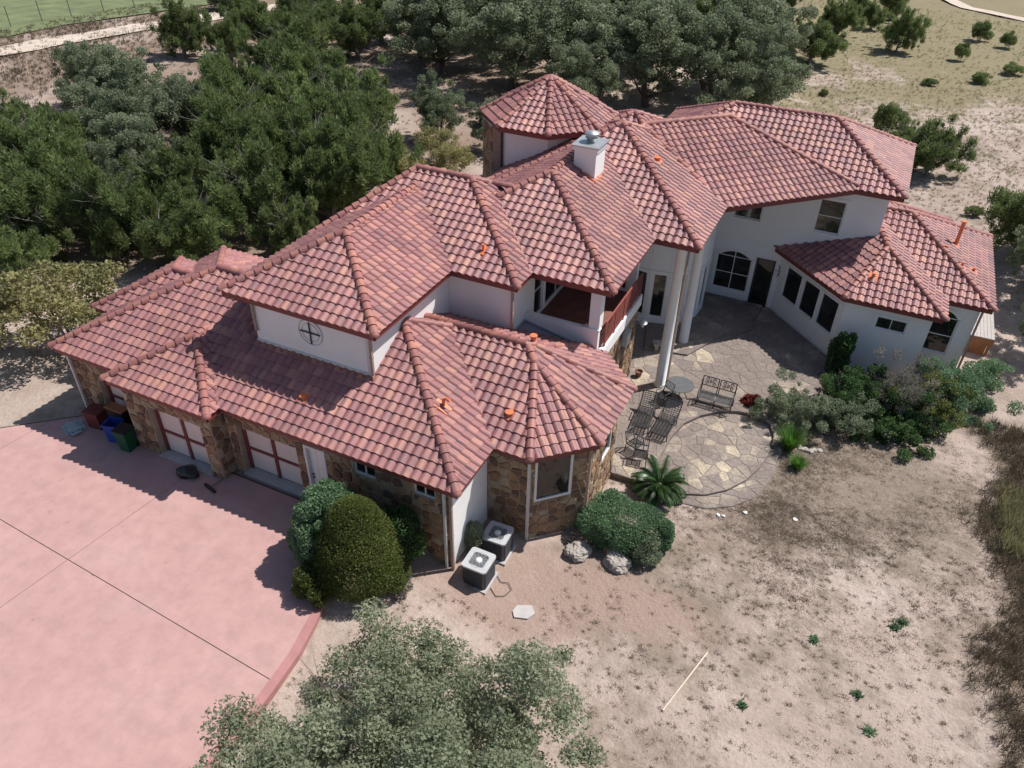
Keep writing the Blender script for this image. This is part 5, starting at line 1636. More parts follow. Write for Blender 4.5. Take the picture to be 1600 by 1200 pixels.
gcov = shrub('flower_bed', 'dark ground cover bed with scattered yellow flowers along the lawn', 4.2, 30.6, spray_lobes(2.0, .85, 0.02, 110, .26, 22, .8), 17000, .10, .06, 'leaf_dark', .3, stems=False, cat='flower bed')
def blossoms(parent, n, R_, ry, z0, z1, mat, size=.075):
    P = np.stack([nr.uniform(-R_, R_, n), nr.uniform(-ry, ry, n), nr.uniform(z0, z1, n)], 1)
    A = unit(nr.normal(size=P.shape) * np.array([1, 1, .3]))
    B = np.cross(A, np.array([0, 0, 1.]) + nr.normal(0, .3, P.shape))
    link('blossom', leaf_mesh('blossom', P, A, size, size, mat, None, B), parent)['kind'] = 'stuff'
blossoms(gcov, 55, 1.6, 1.3, .45, .85, 'flower_yellow', .055)
o = shrub('flower_bush', 'yellow flowering bush under the upright glossy shrub', 2.35, 32.6, spray_lobes(1.3, 1.1, 0.02, 60, .25, 23, .9), 8000, .10, .055, 'leaf_dark', .3)
blossoms(o, 26, .9, .8, .7, 1.1, 'flower_yellow', .08)
o = shrub('red_leaf_plant', 'dull red leaved plant on the terrace side of the silvery bush', -1.75, 29.3, mound(.5, .65, 12, .2, 24), 1800, .12, .07, 'flower_red', .35)
# ornamental grass and cycad
def blades(name, label, x, y, n, L_, mat, cat, spread=.9, w=.018, droop=.55, zb=None, group=None, seg=4):
    z = ground_z(x, y) if zb is None else zb
    o = thing(name, label, cat, (x, y, z - .02), 0, group)
    mb = MB(); rg = random.Random(int(abs(x) * 100 + abs(y) * 10))
    for i in range(n):
        a = rg.uniform(0, 6.283); tl_ = rg.uniform(.15, spread); l = L_ * rg.uniform(.6, 1.1)
        base = Vector((rg.gauss(0, .06), rg.gauss(0, .06), 0)); d = Vector((math.cos(a) * tl_, math.sin(a) * tl_, 1)).normalized(); sd = Vector((-math.sin(a), math.cos(a), 0))
        pts = []; p = base.copy()
        for s in range(seg + 1):
            ww = w * (1 - s / seg) * (1.3 if s else .8)
            pts += [p - sd * ww, p + sd * ww]
            p = p + d * l / seg; d = (d + Vector((math.cos(a), math.sin(a), -.6)) * droop * (s + 1) / seg * .5).normalized()
        mb.add(pts, [(2 * s, 2 * s + 1, 2 * s + 3, 2 * s + 2) for s in range(seg)], True, [(0, 0, rg.random())] * len(pts))
    link('blades', mb.mesh('blades', mat), o)
    return o
blades('ornamental_grass', 'bright green fountain grass clump beside the stacked edging stones', 0.25, 27.1, 420, 1.25, 'leaf_bright', 'grass clump', .7)
blades('ornamental_grass', 'lower bright grass clump at the lawn side of the fountain grass', 0.75, 26.1, 260, .75, 'leaf_bright', 'grass clump', .9)
def cycad(x, y, z):
    o = thing('sago_palm', 'dark green sago palm between terrace steps and flat topped hedge', 'palm', (x, y, z))
    t_ = MB(); t_.lathe([(.16, -.1), (.19, .15), (.17, .42), (.08, .52)], (0, 0, 0), 12); link('trunk', t_.mesh('trunk', 'bark'), o)
    rg = random.Random(5)
    for i in range(60):
        mb = MB()
        a = i * 2.399 + rg.uniform(-.1, .1); el = rg.uniform(.15, 1.25); l = rg.uniform(.95, 1.2)
        d = Vector((math.cos(a) * math.cos(el), math.sin(a) * math.cos(el), math.sin(el))); p = Vector((math.cos(a) * .08, math.sin(a) * .08, .48)); sd = Vector((-math.sin(a), math.cos(a), 0))
        N = 22; prev = p.copy()
        for s in range(N):
            q = prev + d * l / N
            mb.tube(prev, q, .012, .010, 3, False)
            upv = sd.cross(d).normalized()
            ll = .24 * math.sin(math.pi * (s + 1.2) / (N + 1.5)) ** .6
            for sg in (1, -1):
                tip = q + sd * sg * ll * .85 + d * ll * .45 + upv * .06
                mb.add([q - d * .012, q + d * .045, tip], [(0, 1, 2)], False, [(0, 0, rg.random())] * 3)
            prev = q; d = (d + Vector((0, 0, -.062))).normalized()
        link('frond', mb.mesh('frond', 'leaf_palm'), o)
cycad(-3.88, 22.05, -1.05)

# dry weeds along the right margin, tufts over the yard
def scatter(name, label, pts, mat, hgt_, n_bl, w=.012, spread=.8, kind='stuff'):
    mb_c, mb_a, mb_r = [], [], []
    pts = np.array(pts); n = len(pts)
    nb = n * n_bl
    base = np.repeat(pts, n_bl, axis=0)
    a = nr.uniform(0, 6.283, nb); tl_ = nr.uniform(.1, spread, nb)
    h = np.repeat(np.broadcast_to(hgt_, n) * nr.uniform(.6, 1.3, n), n_bl) * nr.uniform(.6, 1.1, nb)
    A = unit(np.stack([np.cos(a) * tl_, np.sin(a) * tl_, np.ones(nb)], 1))
    C = base[:, :3] + A * (h * .5)[:, None] + np.stack([nr.normal(0, 1, nb), nr.normal(0, 1, nb), np.zeros(nb)], 1) * (h * .25)[:, None]
    C[:, 2] = base[:, 2] + A[:, 2] * h * .45
    r = np.repeat(nr.random(n), n_bl) * .6 + nr.random(nb) * .4
    o = link(name, leaf_mesh(name, C, A, h, w, mat, r))
    return tag(o, label, kind=kind)
HPU, HPS = poly_hp(ccw(U_)), poly_hp(ccw(St))
def in_any(x, y):
    if x < -11 and y < 15.2: return True
    if -27.6 < x < -5.8 and 14 < y < 42: return True
    if all(a * x + b_ * y <= c for a, b_, c in HPU) or all(a * x + b_ * y <= c for a, b_, c in HPS): return True
    if -3 < x < 6.8 and 34.3 < y < 45: return True
    return False
def field(n, x0, x1, y0, y1, dens):
    out = []
    while len(out) < n:
        x, y = rng.uniform(x0, x1), rng.uniform(y0, y1)
        if in_any(x, y) or rng.random() > dens(x, y): continue
        out.append((x, y, ground_z(x, y) - .01))
    return out
def clump(x, y):
    return .5 + .5 * math.sin(x * 1.3 + 2 * math.sin(y * .7)) * math.sin(y * 1.1 + 1.7 * math.sin(x * .9))
def clumps(name, label, centres, mat, n_bl, rad, h, w):
    c = np.array(centres); n = len(c)
    r = np.repeat(nr.uniform(.5, 1.4, n) * rad, n_bl)
    base = np.repeat(c, n_bl, axis=0); a = nr.uniform(0, 6.283, len(base)); q = np.abs(nr.normal(0, .6, len(base))) * r
    base[:, 0] += np.cos(a) * q * 1.3; base[:, 1] += np.sin(a) * q
    b = nr.uniform(0, 6.283, len(base)); t = nr.uniform(.4, 2.4, len(base))
    A = unit(np.stack([np.cos(b) * t, np.sin(b) * t, np.ones(len(base))], 1)); hh = h * nr.uniform(.6, 1.3, len(base))
    C = base + A * (hh * .45)[:, None]
    tag(link(name, leaf_mesh(name, C, A, hh, w, mat, np.repeat(nr.random(n), n_bl) * .5 + nr.random(len(base)) * .5)), label, kind='stuff')
clumps('dry_clumps', 'small dry grass clumps dotted over the bare yard', field(1900, -11, 8.3, 6, 24, lambda x, y: .3 + .7 * clump(x, y)), 'yard_grass', 46, .13, .075, .012)
clumps('matted_grass', 'matted brown grass near the flower beds', field(5200, -6.5, 8.5, 16, 32, lambda x, y: max(.06, clump(x * .55, y * .55)) * max(0, 1 - ((x - 2) / 7.5) ** 2 - ((y - 25) / 8) ** 2)), 'yard_grass', 34, .2, .06, .011)
def wd_(x, y): return max(0., min(1., (x - (7.3 + .5 * math.sin(y * .9))) / 1.0))
scatter('weeds', 'tall brown dry weeds along the yard margin', field(3800, 6.6, 13, 12, 33, wd_), 'brown_weed', .42, 22, .017, .9)
scatter('pale_weeds', 'yellow green weeds standing in the brown margin', field(200, 8.2, 10.5, 24.5, 28.5, wd_), 'olive_grass', .75, 30, .017, .7)
scatter('pasture_grass', 'dry grass over the far slope and pasture', field(6500, -14, 40, 46, 130, lambda x, y: .25 + .75 * clump(x * .25, y * .25)), 'olive_grass', .26, 10, .035, 1.4)
scatter('slope_tufts', 'straw coloured tufts on the bare slope', field(4200, -10, 26, 44, 92, lambda x, y: .2 + .8 * clump(x * .5, y * .5)), 'dry_grass', .2, 10, .035, 1.5)
scatter('wood_grass', 'dry grass at the edges of the wood', field(5200, -90, -20, 16, 80, lambda x, y: .2 + .8 * clump(x * .3, y * .3)), 'dry_grass', .3, 8, .05, 1.2)
scatter('verge_grass', 'dry grass beside the dirt road', field(2400, -93, -66, 42, 84, lambda x, y: .3 + .7 * clump(x * .3, y * .3)), 'brown_weed', .42, 10, .05, 1.0)
# a few green rosettes on the bare yard
for i, (x, y) in enumerate([(5.15, 19.9), (2.6, 17.9), (4.05, 16.5), (4.5, 15.4), (4.9, 19.6), (1.0, 14.6)]):
    blades('green_rosette', 'small grey green weed rosette on the bare sandy yard', x, y, 70, .2, 'leaf_hedge', 'weed', 1.6, .03, .3, None, 'weed rosettes on the yard', 3)

# loose pebbles on the yard
def pebbles(n, x0, x1, y0, y1):
    pts = np.array(field(n, x0, x1, y0, y1, lambda x, y: .4 + .6 * clump(x * .8, y * .8)))
    o8 = np.array([(1, 0, 0), (0, 1, 0), (-1, 0, 0), (0, -1, 0), (0, 0, .7), (0, 0, -.4)], float)
    f8 = [(0, 1, 4), (1, 2, 4), (2, 3, 4), (3, 0, 4), (1, 0, 5), (2, 1, 5), (3, 2, 5), (0, 3, 5)]
    mb = MB()
    for p in pts:
        r = abs(nr.normal(.012, .012)) + .01; a = nr.uniform(0, 6.283); ca, sa = math.cos(a), math.sin(a); k = nr.uniform(.6, 1.3, 6)
        mb.add([(p[0] + (x * ca - y * sa) * r * q, p[1] + (x * sa + y * ca) * r * q, p[2] + .012 + z * r) for (x, y, z), q in zip(o8, k)], f8)
    tag(mb.build('pebbles', 'limestone'), 'loose pale pebbles strewn over the bare yard', kind='stuff')
pebbles(2600, -11, 8, 6, 25)

# ------------------------------------------------------------------ things about the yard
def condenser(x, y, label, rz=0.0, z=-0.90):
    o = thing('air_conditioner', label, 'air conditioner', (x, y, z), rz, None)
    s, h = .44, .93
    b = MB(); b.box(-.5, .5, -.5, .5, -.06, .03); link('pad', b.mesh('pad', 'concrete_sill'), o)
    def rr(s_, r=.1, n=4):
        pts = []
        for cx_, cy_, a0 in ((s_ - r, s_ - r, 0), (-s_ + r, s_ - r, 90), (-s_ + r, -s_ + r, 180), (s_ - r, -s_ + r, 270)):
            for i in range(n + 1):
                a = R(a0 + 90 * i / n); pts.append((cx_ + r * math.cos(a), cy_ + r * math.sin(a)))
        return pts
    b = MB(); b.prism(rr(s - .03), .03, h - .06); link('coil', b.mesh('coil', 'ac_dark'), o)
    for k in range(4):
        a = k * math.pi / 2; c = Matrix.Rotation(a, 3, 'Z')
        lv = MB()
        for i in range(24):
            t = -s + .1 + i * (2 * s - .2) / 23
            q = [c @ Vector((t + dx, -s + dy, zz)) for zz in (.05, h - .07) for dx, dy in ((-.007, 0), (.007, 0), (.007, .03), (-.007, .03))]
            lv.add(q, [(3, 2, 1, 0), (4, 5, 6, 7), (0, 1, 5, 4), (1, 2, 6, 5), (2, 3, 7, 6), (3, 0, 4, 7)])
        for zz in (.25, .48, .7):
            q = [c @ Vector(v) for v in ((-s + .08, -s - .004, zz), (s - .08, -s - .004, zz), (s - .08, -s + .012, zz), (-s + .08, -s + .012, zz), (-s + .08, -s - .004, zz + .012), (s - .08, -s - .004, zz + .012), (s - .08, -s + .012, zz + .012), (-s + .08, -s + .012, zz + .012))]
            lv.add(q, [(3, 2, 1, 0), (4, 5, 6, 7), (0, 1, 5, 4), (1, 2, 6, 5), (2, 3, 7, 6), (3, 0, 4, 7)])
        link('louvre', lv.mesh('louvre', 'ac_dark'), o)
    # lid: rounded square ring round the fan opening
    lid = MB(); P = rr(s + .015, .11, 5); n = len(P); rf_ = .35
    inner_ = [(rf_ * math.cos(math.atan2(y_, x_)), rf_ * math.sin(math.atan2(y_, x_))) for x_, y_ in P]
    lid.add([(x_, y_, h) for x_, y_ in P] + [(x_, y_, h + .01) for x_, y_ in inner_] + [(x_, y_, h - .07) for x_, y_ in P] + [(x_, y_, h - .12) for x_, y_ in inner_],
            [(i, (i + 1) % n, n + (i + 1) % n, n + i) for i in range(n)] + [(2 * n + i, 2 * n + (i + 1) % n, (i + 1) % n, i) for i in range(n)] + [(n + i, n + (i + 1) % n, 3 * n + (i + 1) % n, 3 * n + i) for i in range(n)])
    link('lid', lid.mesh('lid', 'steel_grey'), o)
    g = MB()
    for r_g in (.08, .13, .18, .23, .28, .33):
        g.path([(r_g * math.cos(2 * math.pi * i / 20), r_g * math.sin(2 * math.pi * i / 20), h + .012) for i in range(21)], .005, 4)
    for i in range(12):
        a = i * math.pi / 6; g.tube((.06 * math.cos(a), .06 * math.sin(a), h + .014), (.35 * math.cos(a), .35 * math.sin(a), h + .012), .005, .005, 4, False)
    link('grille', g.mesh('grille', 'steel_grey'), o)
    f = MB(); f.lathe([(.11, -.12), (.11, .018), (.04, .026)], (0, 0, h), 16); link('motor_cap', f.mesh('motor_cap', 'frame_white'), o)
    f = MB()
    for i in range(3):
        a = i * 2 * math.pi / 3
        pts = []
        for r_g, w_ in ((.1, .3), (.2, .55), (.32, .5)):
            for sg in (-1, 1): pts.append((r_g * math.cos(a + sg * w_), r_g * math.sin(a + sg * w_), h - .1 + sg * .02))
        f.add(pts, [(0, 1, 3, 2), (2, 3, 5, 4)], True)
    link('fan_blade', f.mesh('fan_blade', 'steel_grey'), o)
condenser(-8.12, 15.17, 'grey condenser unit standing in full sun on the bare soil', 0.0)
condenser(-8.10, 16.55, 'grey condenser unit tucked against the stone bay, half in its shade', 0.04)
cb = MB(); cb.path([(-7.6, 15.0, -.93), (-7.3, 14.8, -.97), (-7.05, 14.95, -.99), (-6.95, 15.3, -1.0), (-7.15, 15.5, -.98), (-7.4, 15.4, -.96), (-7.7, 15.6, -.9)], .012, 5)
tag(cb.build('cable', 'black_iron'), 'thin dark cable looped on the soil beside the condensers', 'cable')

# bins and clutter in the shade of the garage
def bin_(name, label, x, y, rz, w, d, h, mat, lid=None, taper=.8, wheels=False, rim=True):
    o = thing(name, label, 'bin', (x, y, .03), rz)
    b = MB()
    q = []
    for z, k in ((0, taper), (h, 1.0)):
        q += [(-w / 2 * k, -d / 2 * k, z), (w / 2 * k, -d / 2 * k, z), (w / 2 * k, d / 2 * k, z), (-w / 2 * k, d / 2 * k, z)]
    for z, k in ((h, .93), (.06, taper * .9)):
        q += [(-w / 2 * k, -d / 2 * k, z), (w / 2 * k, -d / 2 * k, z), (w / 2 * k, d / 2 * k, z), (-w / 2 * k, d / 2 * k, z)]
    fs = []
    for L0 in (0, 4, 8):
        fs += [(L0 + i, L0 + (i + 1) % 4, L0 + 4 + (i + 1) % 4, L0 + 4 + i) for i in range(4)]
    fs += [(3, 2, 1, 0), (12, 13, 14, 15)]
    b.add(q, fs); link('body', b.mesh('body', mat), o)
    if rim:
        r = MB(); t = .03
        for x0, x1, y0, y1 in ((-w / 2 - t, w / 2 + t, -d / 2 - t, -d / 2), (-w / 2 - t, w / 2 + t, d / 2, d / 2 + t), (-w / 2 - t, -w / 2, -d / 2, d / 2), (w / 2, w / 2 + t, -d / 2, d / 2)): r.box(x0, x1, y0, y1, h - .05, h + .004)
        link('rim', r.mesh('rim', mat), o)
    if lid:
        l = MB(); l.box(-w / 2 - .02, w / 2 + .02, -d / 2 - .02, d / 2 + .02, h + .008, h + .05); link('lid', l.mesh('lid', lid), o)
    if wheels:
        for sx_ in (-1, 1):
            wv = MB(); wv.tube((sx_ * w * .36, d * .42, .09), (sx_ * (w * .36 + .05), d * .42, .09), .09, .09, 12); link('wheel', wv.mesh('wheel', 'black_iron'), o)
    return o
bin_('trash_bin', 'dark green rubbish bin in the garage shade against the stone pier', -22.85, 14.05, .1, .55, .55, .95, 'plastic_green', 'bag_black', .78, True)
bin_('recycling_bin', 'bright blue recycling bin between green bin and maroon tub', -23.65, 14.25, .3, .6, .55, .85, 'plastic_blue', None, .85)
bin_('storage_tub', 'maroon storage tub at the corner of the garage', -25.0, 14.55, .1, .7, .6, .75, 'plastic_maroon', 'plastic_maroon', .88)
bin_('dark_crate', 'dark crate standing behind the blue recycling bin', -23.9, 14.75, 0, .9, .35, 1.1, 'bag_black', 'deck_wood', .96)
for i in range(7):
    p = MB(); w_, h_ = rng.uniform(.5, .75), rng.uniform(.3, .45)
    p.box(-w_ / 2, w_ / 2, -h_ / 2, h_ / 2, 0, .012)
    for k in (-.3, 0, .3): p.box(-w_ / 2 + .04, w_ / 2 - .04, h_ * k - .03, h_ * k + .03, .012, .018, 1)
    o = p.build('placard', ['pale_teal', 'lead'], None, (-25.75 + rng.uniform(-.35, .4), 14.0 + rng.uniform(-.3, .3), .04 + .022 * i))
    o.rotation_euler = (rng.uniform(-.02, .02), rng.uniform(-.02, .02), rng.uniform(-.6, .6))
    tag(o, 'pale blue striped placard in the loose pile by the garage corner', 'placard', 'pile of pale placards')
bg = MB()
rg = random.Random(3)
N1, N2 = 9, 14
vs = []
for i in range(N1 + 1):
    t = i / N1; r_b = .36 * math.sin(math.pi * min(1, t * .92 + .12)) ** .7 if i < N1 else .05
    for j in range(N2):
        a = 2 * math.pi * j / N2; rr_ = r_b * (1 + .18 * math.sin(3 * a + 5 * t) + rg.uniform(-.07, .07))
        vs.append((rr_ * math.cos(a) * 1.25, rr_ * math.sin(a) * .9, .42 * t + (.03 if i == 0 else rg.uniform(-.015, .015))))
bg.add(vs, [(i * N2 + j, i * N2 + (j + 1) % N2, (i + 1) * N2 + (j + 1) % N2, (i + 1) * N2 + j) for i in range(N1) for j in range(N2)] + [tuple(range(N1 * N2, N1 * N2 + N2))], True)
tag(bg.build('rubbish_bag', 'bag_black', None, (-19.7, 13.95, .01)), 'slumped black rubbish bag in front of the garage door beside the pier', 'bag')
br = thing('broom', 'push broom head lying flat on the driveway before the pier', 'broom', (-18.45, 13.72, .03), -.25)
b = MB(); b.box(-.32, .32, -.05, .05, .05, .1); link('head', b.mesh('head', 'black_iron'), br)
b = MB()
for i in range(24): b.box(-.31 + i * .026, -.295 + i * .026, -.045, .045, 0, .05)
link('bristles', b.mesh('bristles', 'bag_black'), br)
b = MB(); b.tube((0, 0, .08), (-.15, 1.35, .03), .014, .014, 6); link('handle', b.mesh('handle', 'bark'), br)

# terrace furniture of cast iron
def bars(mb, pts, r=.012, n=5): mb.path([Vector(p) for p in pts], r * 1.35, n)
def scroll(mb, c, u, v, r, tr=.009):
    pts = []
    for i in range(15):
        a = i / 14 * 1.6 * 2 * math.pi; rr_ = r * (1 - .6 * i / 14)
        pts.append(Vector(c) + Vector(u) * rr_ * math.cos(a) + Vector(v) * rr_ * math.sin(a))
    mb.path(pts, tr, 4)
def panel_back(x0, x1, y, z0, z1, lean, mat, parent, scrolls=True, name='backrest'):
    b = MB(); h = z1 - z0
    P = lambda s, t: Vector((x0 + (x1 - x0) * s, y + lean * t, z0 + h * t))
    for a_, c_ in (((0, 0), (0, 1)), ((1, 0), (1, 1)), ((0, 1), (1, 1)), ((0, .42), (1, .42))): bars(b, [P(*a_), P(*c_)], .017)
    if scrolls:
        for s, t, r in ((.27, .83, .09), (.73, .83, .09), (.27, .58, .09), (.73, .58, .09), (.5, .7, .075)):
            scroll(b, P(s, t), (1, 0, 0), Vector((0, lean, h)).normalized(), r, .011)
        for s in (.33, .5, .67): bars(b, [P(s, .42), P(s, 1)], .008, 4)
    else:
        for k in range(1, 6): bars(b, [P(k / 6, .3), P(k / 6, 1)], .009, 4)
    link(name, b.mesh(name, mat), parent)
ls = thing('loveseat', 'black cast iron two seat garden bench with scrolled panel backs', 'bench', (-3.24, 28.05, -.82))
for k, (x0, x1) in enumerate(((-.73, -.04), (.04, .73))):
    panel_back(x0, x1, .55, .42, 1.12, .16, 'black_iron', ls)
    b = MB()
    for i in range(8): b.box(x0 + .03, x1 - .03, .02 + i * .068, .05 + i * .068, .41, .43)
    bars(b, [(x0, 0, .42), (x1, 0, .42), (x1, .56, .42), (x0, .56, .42), (x0, 0, .42)], .016)
    link('seat', b.mesh('seat', 'weathered_iron'), ls)
for x0 in (-.75, .75):
    b = MB(); bars(b, [(x0, .6, 1.0), (x0, .55, .66), (x0, .02, .64), (x0, -.02, .4), (x0, 0, 0)], .017); link('armrest', b.mesh('armrest', 'black_iron'), ls)
for x0 in (-.75, 0, .75):
    for y0 in (0, .56):
        b = MB(); bars(b, [(x0, y0, .42), (x0, y0, 0)], .018); link('leg', b.mesh('leg', 'black_iron'), ls)
b = MB(); bars(b, [(-.75, .04, .12), (.75, .04, .12)], .013); bars(b, [(-.75, .5, .12), (.75, .5, .12)], .013); bars(b, [(-.7, .0, .2), (-.7, .56, .2)], .013); bars(b, [(.7, .0, .2), (.7, .56, .2)], .013)
link('stretcher', b.mesh('stretcher', 'black_iron'), ls)
tb = thing('round_table', 'round dark metal terrace table next to the two seat bench', 'table', (-4.86, 28.15, -.82))
b = MB(); b.lathe([(.62, 0), (.64, .012), (.62, .03)], (0, 0, .70), 32); link('tabletop', b.mesh('tabletop', 'weathered_iron'), tb)
for k in range(4):
    a = k * math.pi / 2 + .4; b = MB(); bars(b, [(.42 * math.cos(a), .42 * math.sin(a), .7), (.2 * math.cos(a), .2 * math.sin(a), .4), (.42 * math.cos(a), .42 * math.sin(a), 0)], .016); link('leg', b.mesh('leg', 'black_iron'), tb)
def chaise(x, y, rz, label, L=2.2, w=.68, mat='black_iron'):
    o = thing('chaise_longue', label, 'lounger', (x, y, -.82), rz)
    zs = .34
    def prof(t):    # along the length: flat bed, raised back
        return (0, t * L, zs) if t < .66 else (0, .66 * L + (t - .66) * L * .62, zs + (t - .66) * L * .72)
    b = MB()
    for sx_ in (-w / 2, w / 2): bars(b, [(sx_, prof(t)[1], prof(t)[2]) for t in (0, .33, .66, .8, 1)], .02)
    for t in (0, .66, 1): bars(b, [(-w / 2, prof(t)[1], prof(t)[2]), (w / 2, prof(t)[1], prof(t)[2])], .02)
    link('frame', b.mesh('frame', mat), o)
    b = MB()
    for i in range(1, 17):
        t = i / 17 * .65; b.box(-w / 2, w / 2, t * L - .02, t * L + .02, zs - .01, zs + .008)
    for k in range(1, 5): b.box(-w / 2 + w * k / 5 - .018, -w / 2 + w * k / 5 + .018, 0, .66 * L, zs + .008, zs + .02)
    link('seat', b.mesh('seat', mat), o)
    b = MB()
    for i in range(1, 8):
        p = prof(.66 + .34 * i / 8); bars(b, [(-w / 2, p[1], p[2]), (w / 2, p[1], p[2])], .013, 4)
    for k in range(1, 6):
        bars(b, [(-w / 2 + w * k / 6, prof(.66)[1], prof(.66)[2]), (-w / 2 + w * k / 6, prof(1)[1], prof(1)[2])], .013, 4)
    link('backrest', b.mesh('backrest', 'weathered_iron'), o)
    for sx_ in (-w / 2, w / 2):
        for yy in (.12, L * .62):
            b = MB(); bars(b, [(sx_, yy, zs), (sx_, yy, 0)], .02); link('leg', b.mesh('leg', mat), o)
        b = MB(); bars(b, [(sx_, L * .42, zs), (sx_, L * .42, .56), (sx_, L * .70, .58)], .016); link('armrest', b.mesh('armrest', mat), o)
    return o
chaise(-4.78, 24.85, -.05, 'black lattice chaise longue between terrace step and its twin')
chaise(-5.62, 24.95, .08, 'black lattice chaise longue on the side of the octagonal bay')
def chair(x, y, rz, label):
    o = thing('patio_chair', label, 'chair', (x, y, -.82), rz)
    panel_back(-.25, .25, .24, .44, .98, .12, 'weathered_iron', o, False)
    b = MB()
    for i in range(7): b.box(-.25, .25, -.25 + i * .07, -.21 + i * .07, .42, .44)
    bars(b, [(-.26, -.26, .43), (.26, -.26, .43), (.26, .24, .43), (-.26, .24, .43), (-.26, -.26, .43)], .014); link('seat', b.mesh('seat', 'black_iron'), o)
    for sx_ in (-.26, .26):
        for sy in (-.25, .24):
            b = MB(); bars(b, [(sx_, sy, .43), (sx_ * 1.08, sy * 1.1, 0)], .014); link('leg', b.mesh('leg', 'black_iron'), o)
        b = MB(); bars(b, [(sx_, .26, .66), (sx_, -.2, .65), (sx_, -.24, .43)], .013); link('armrest', b.mesh('armrest', 'black_iron'), o)
chair(-5.05, 23.25, .15, 'black iron armchair behind the sago palm')
chair(-5.35, 27.45, -.5, 'black iron armchair drawn up to the round table')
chair(-5.45, 22.85 + .9, 1.2, 'black iron armchair beside the octagonal bay wall')
pt = MB(); pt.lathe([(.12, 0), (.17, .25), (.2, .3), (.17, .3), (.15, .2)], (-6.95, 28.9, -.82), 16); tag(pt.build('plant_pot', 'clay_pot'), 'empty clay pot at the foot of the stone pier', 'pot')
wt = thing('low_table', 'low white stone bench in the shade behind the columns', 'table', (-6.55, 31.6, -.82), .5)
b = MB(); b.box(-.55, .55, -.22, .22, .36, .44); link('tabletop', b.mesh('tabletop', 'limestone'), wt)
for x0 in (-.38, .38):
    b = MB(); b.box(x0 - .09, x0 + .09, -.15, .15, 0, .36); link('leg', b.mesh('leg', 'limestone'), wt)

# boulders, slab, pole, litter
def boulder(x, y, r, sq, seed, label, name='rock'):
    bm = bmesh.new(); bmesh.ops.create_icosphere(bm, subdivisions=4, radius=1)
    rg = random.Random(seed); offs = [(Vector((rg.gauss(0, 1), rg.gauss(0, 1), rg.gauss(0, 1))).normalized(), rg.uniform(.1, .4), rg.uniform(.3, .7)) for _ in range(40)]
    for v in bm.verts:
        d = v.co.normalized(); k = 1.0
        for o_, a_, w_ in offs:
            t = max(0, 1 - (d - o_).length / w_); k -= a_ * t * t * .9
        k += .10 * math.sin(d.x * 13 + seed) * math.sin(d.y * 15) * math.sin(d.z * 19)
        v.co = Vector((d.x * r * k, d.y * r * k * .85, d.z * r * sq * k))
    me = bpy.data.meshes.new(name); bm.to_mesh(me); bm.free(); me.materials.append(MATS['limestone'])
    for p in me.polygons: p.use_smooth = False
    o = link(name, me, None, (x, y, ground_z(x, y) + r * sq * .3)); o.rotation_euler.z = seed
    return tag(o, label, 'rock')
boulder(-5.55, 17.85, .52, .7, 4, 'pitted pale limestone boulder near the stone bay')
boulder(-4.15, 18.05, .55, .6, 9, 'flat honeycombed limestone boulder by the flat topped hedge')
p = MB(); p.prism([(-.34, -.2), (.1, -.28), (.36, -.08), (.28, .24), (-.2, .27), (-.38, .05)], 0, .06)
o = p.build('stepping_stone', 'concrete_sill', None, (-6.2, 14.7, ground_z(-6.2, 14.7))); o.rotation_euler.z = .5; tag(o, 'pale flat stepping stone alone on the bare yard', 'stone')
p = MB(); p.tube((-1.08, 13.36, ground_z(-1.08, 13.36) + .04), (-.38, 15.9, ground_z(-.38, 15.9) + .04), .028, .028, 8); tag(p.build('pole', 'pale_wood'), 'long pale pole lying on the bare sandy yard', 'pole')
for i, (x, y) in enumerate([(-1.5, 22.0), (-1.3, 22.05), (-.6, 22.6), (1.18, 23.1)]):
    p = MB(); q = [(rng.uniform(.04, .12) * math.cos(a), rng.uniform(.04, .12) * math.sin(a), rng.uniform(0, .04)) for a in (0, 1.1, 2.2, 3.3, 4.3, 5.3)]
    p.add(q + [(x_, y_, z_ + .008) for x_, y_, z_ in q], [tuple(range(5, -1, -1)), tuple(range(6, 12))] + [(k, (k + 1) % 6, 6 + (k + 1) % 6, 6 + k) for k in range(6)])
    tag(p.build('paper_scrap', 'paper_white', None, (x, y, ground_z(x, y) + .02)), 'scrap of white litter on the lawn below the round terrace', 'litter', 'white litter scraps')
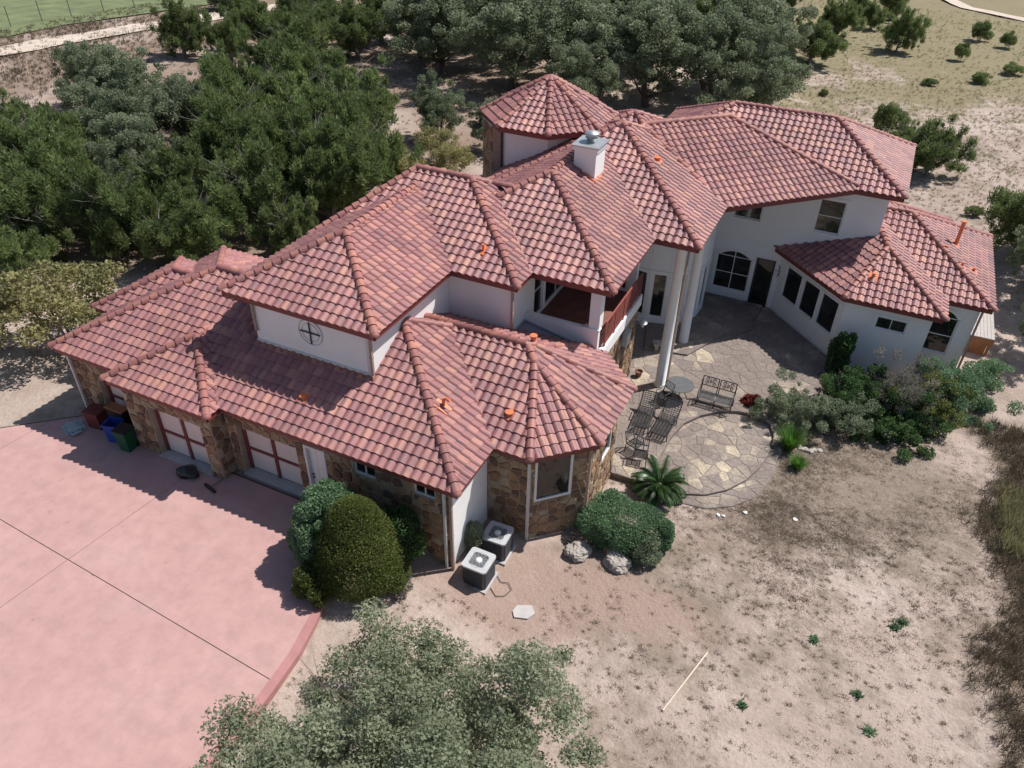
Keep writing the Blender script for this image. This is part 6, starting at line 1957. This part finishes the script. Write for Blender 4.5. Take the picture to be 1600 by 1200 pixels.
for k in range(16):
    a = k / 15 * 2.2 - .3
    x, y = .95 + .7 * math.cos(a + 3.6) + rng.uniform(-.06, .06), 28.3 + .9 * math.sin(a + 3.6) + rng.uniform(-.06, .06)
    P = [(rng.uniform(.09, .16) * math.cos(q), rng.uniform(.09, .16) * math.sin(q)) for q in (0, 1.0, 2.1, 3.1, 4.2, 5.2)]
    o = pebble(P, rng.uniform(.06, .12), rng, rng.random(), .025).build('edging_stone', 'limestone', None, (x, y, ground_z(x, y) - .01)); o.rotation_euler.z = rng.uniform(0, 3)
    tag(o, 'small pale edging stone in the row beside the fountain grass', 'stone', 'edging stones by the grass clump')
# timber deck of the far wing
dk = thing('deck', 'timber deck with grey boards at the side of the far wing', 'deck', (7.3, 40.9, -1.1))
for i in range(8):
    b = MB(); b.box(-.62 + i * .16, -.62 + i * .16 + .148, -2.1, 2.1, .98, 1.02); link('board', b.mesh('board', 'grey_boards'), dk)
b = MB(); b.box(-.62, .66, -2.1, -2.04, .6, .98); b.box(.60, .66, -2.04, 2.1, .6, .98); link('rim_joist', b.mesh('rim_joist', 'deck_wood'), dk)
for y0 in (-2, 0, 2):
    b = MB(); b.box(.48, .6, y0 - .06, y0 + .06, -.1, .98); link('post', b.mesh('post', 'deck_wood'), dk)
b = MB(); b.box(-.6, .45, -2.02, -1.98, 0, .6); link('skirt', b.mesh('skirt', 'deck_wood'), dk)
# wire fence along the field
fn = thing('wire_fence', 'thin wire fence with steel posts along the green field', 'fence', (-94.3, 64, 0))
posts = [(-94.2 + (y_ - 61) * .03, y_) for y_ in range(46, 100, 4)]
posts = [(x_ + max(0, (y_ - 70) * .22), y_) for x_, y_ in posts]
for x_, y_ in posts:
    z_ = ground_z(x_, y_); b = MB(); b.tube((x_ + 94.3, y_ - 64, z_ - .2), (x_ + 94.3, y_ - 64, z_ + 2.4), .05, .05, 6); link('post', b.mesh('post', 'weathered_iron'), fn)
for hz_ in (.4, .9, 1.4, 1.9, 2.35):
    b = MB(); b.path([(x_ + 94.3, y_ - 64, ground_z(x_, y_) + hz_) for x_, y_ in posts], .012, 4); link('wire', b.mesh('wire', 'weathered_iron'), fn)
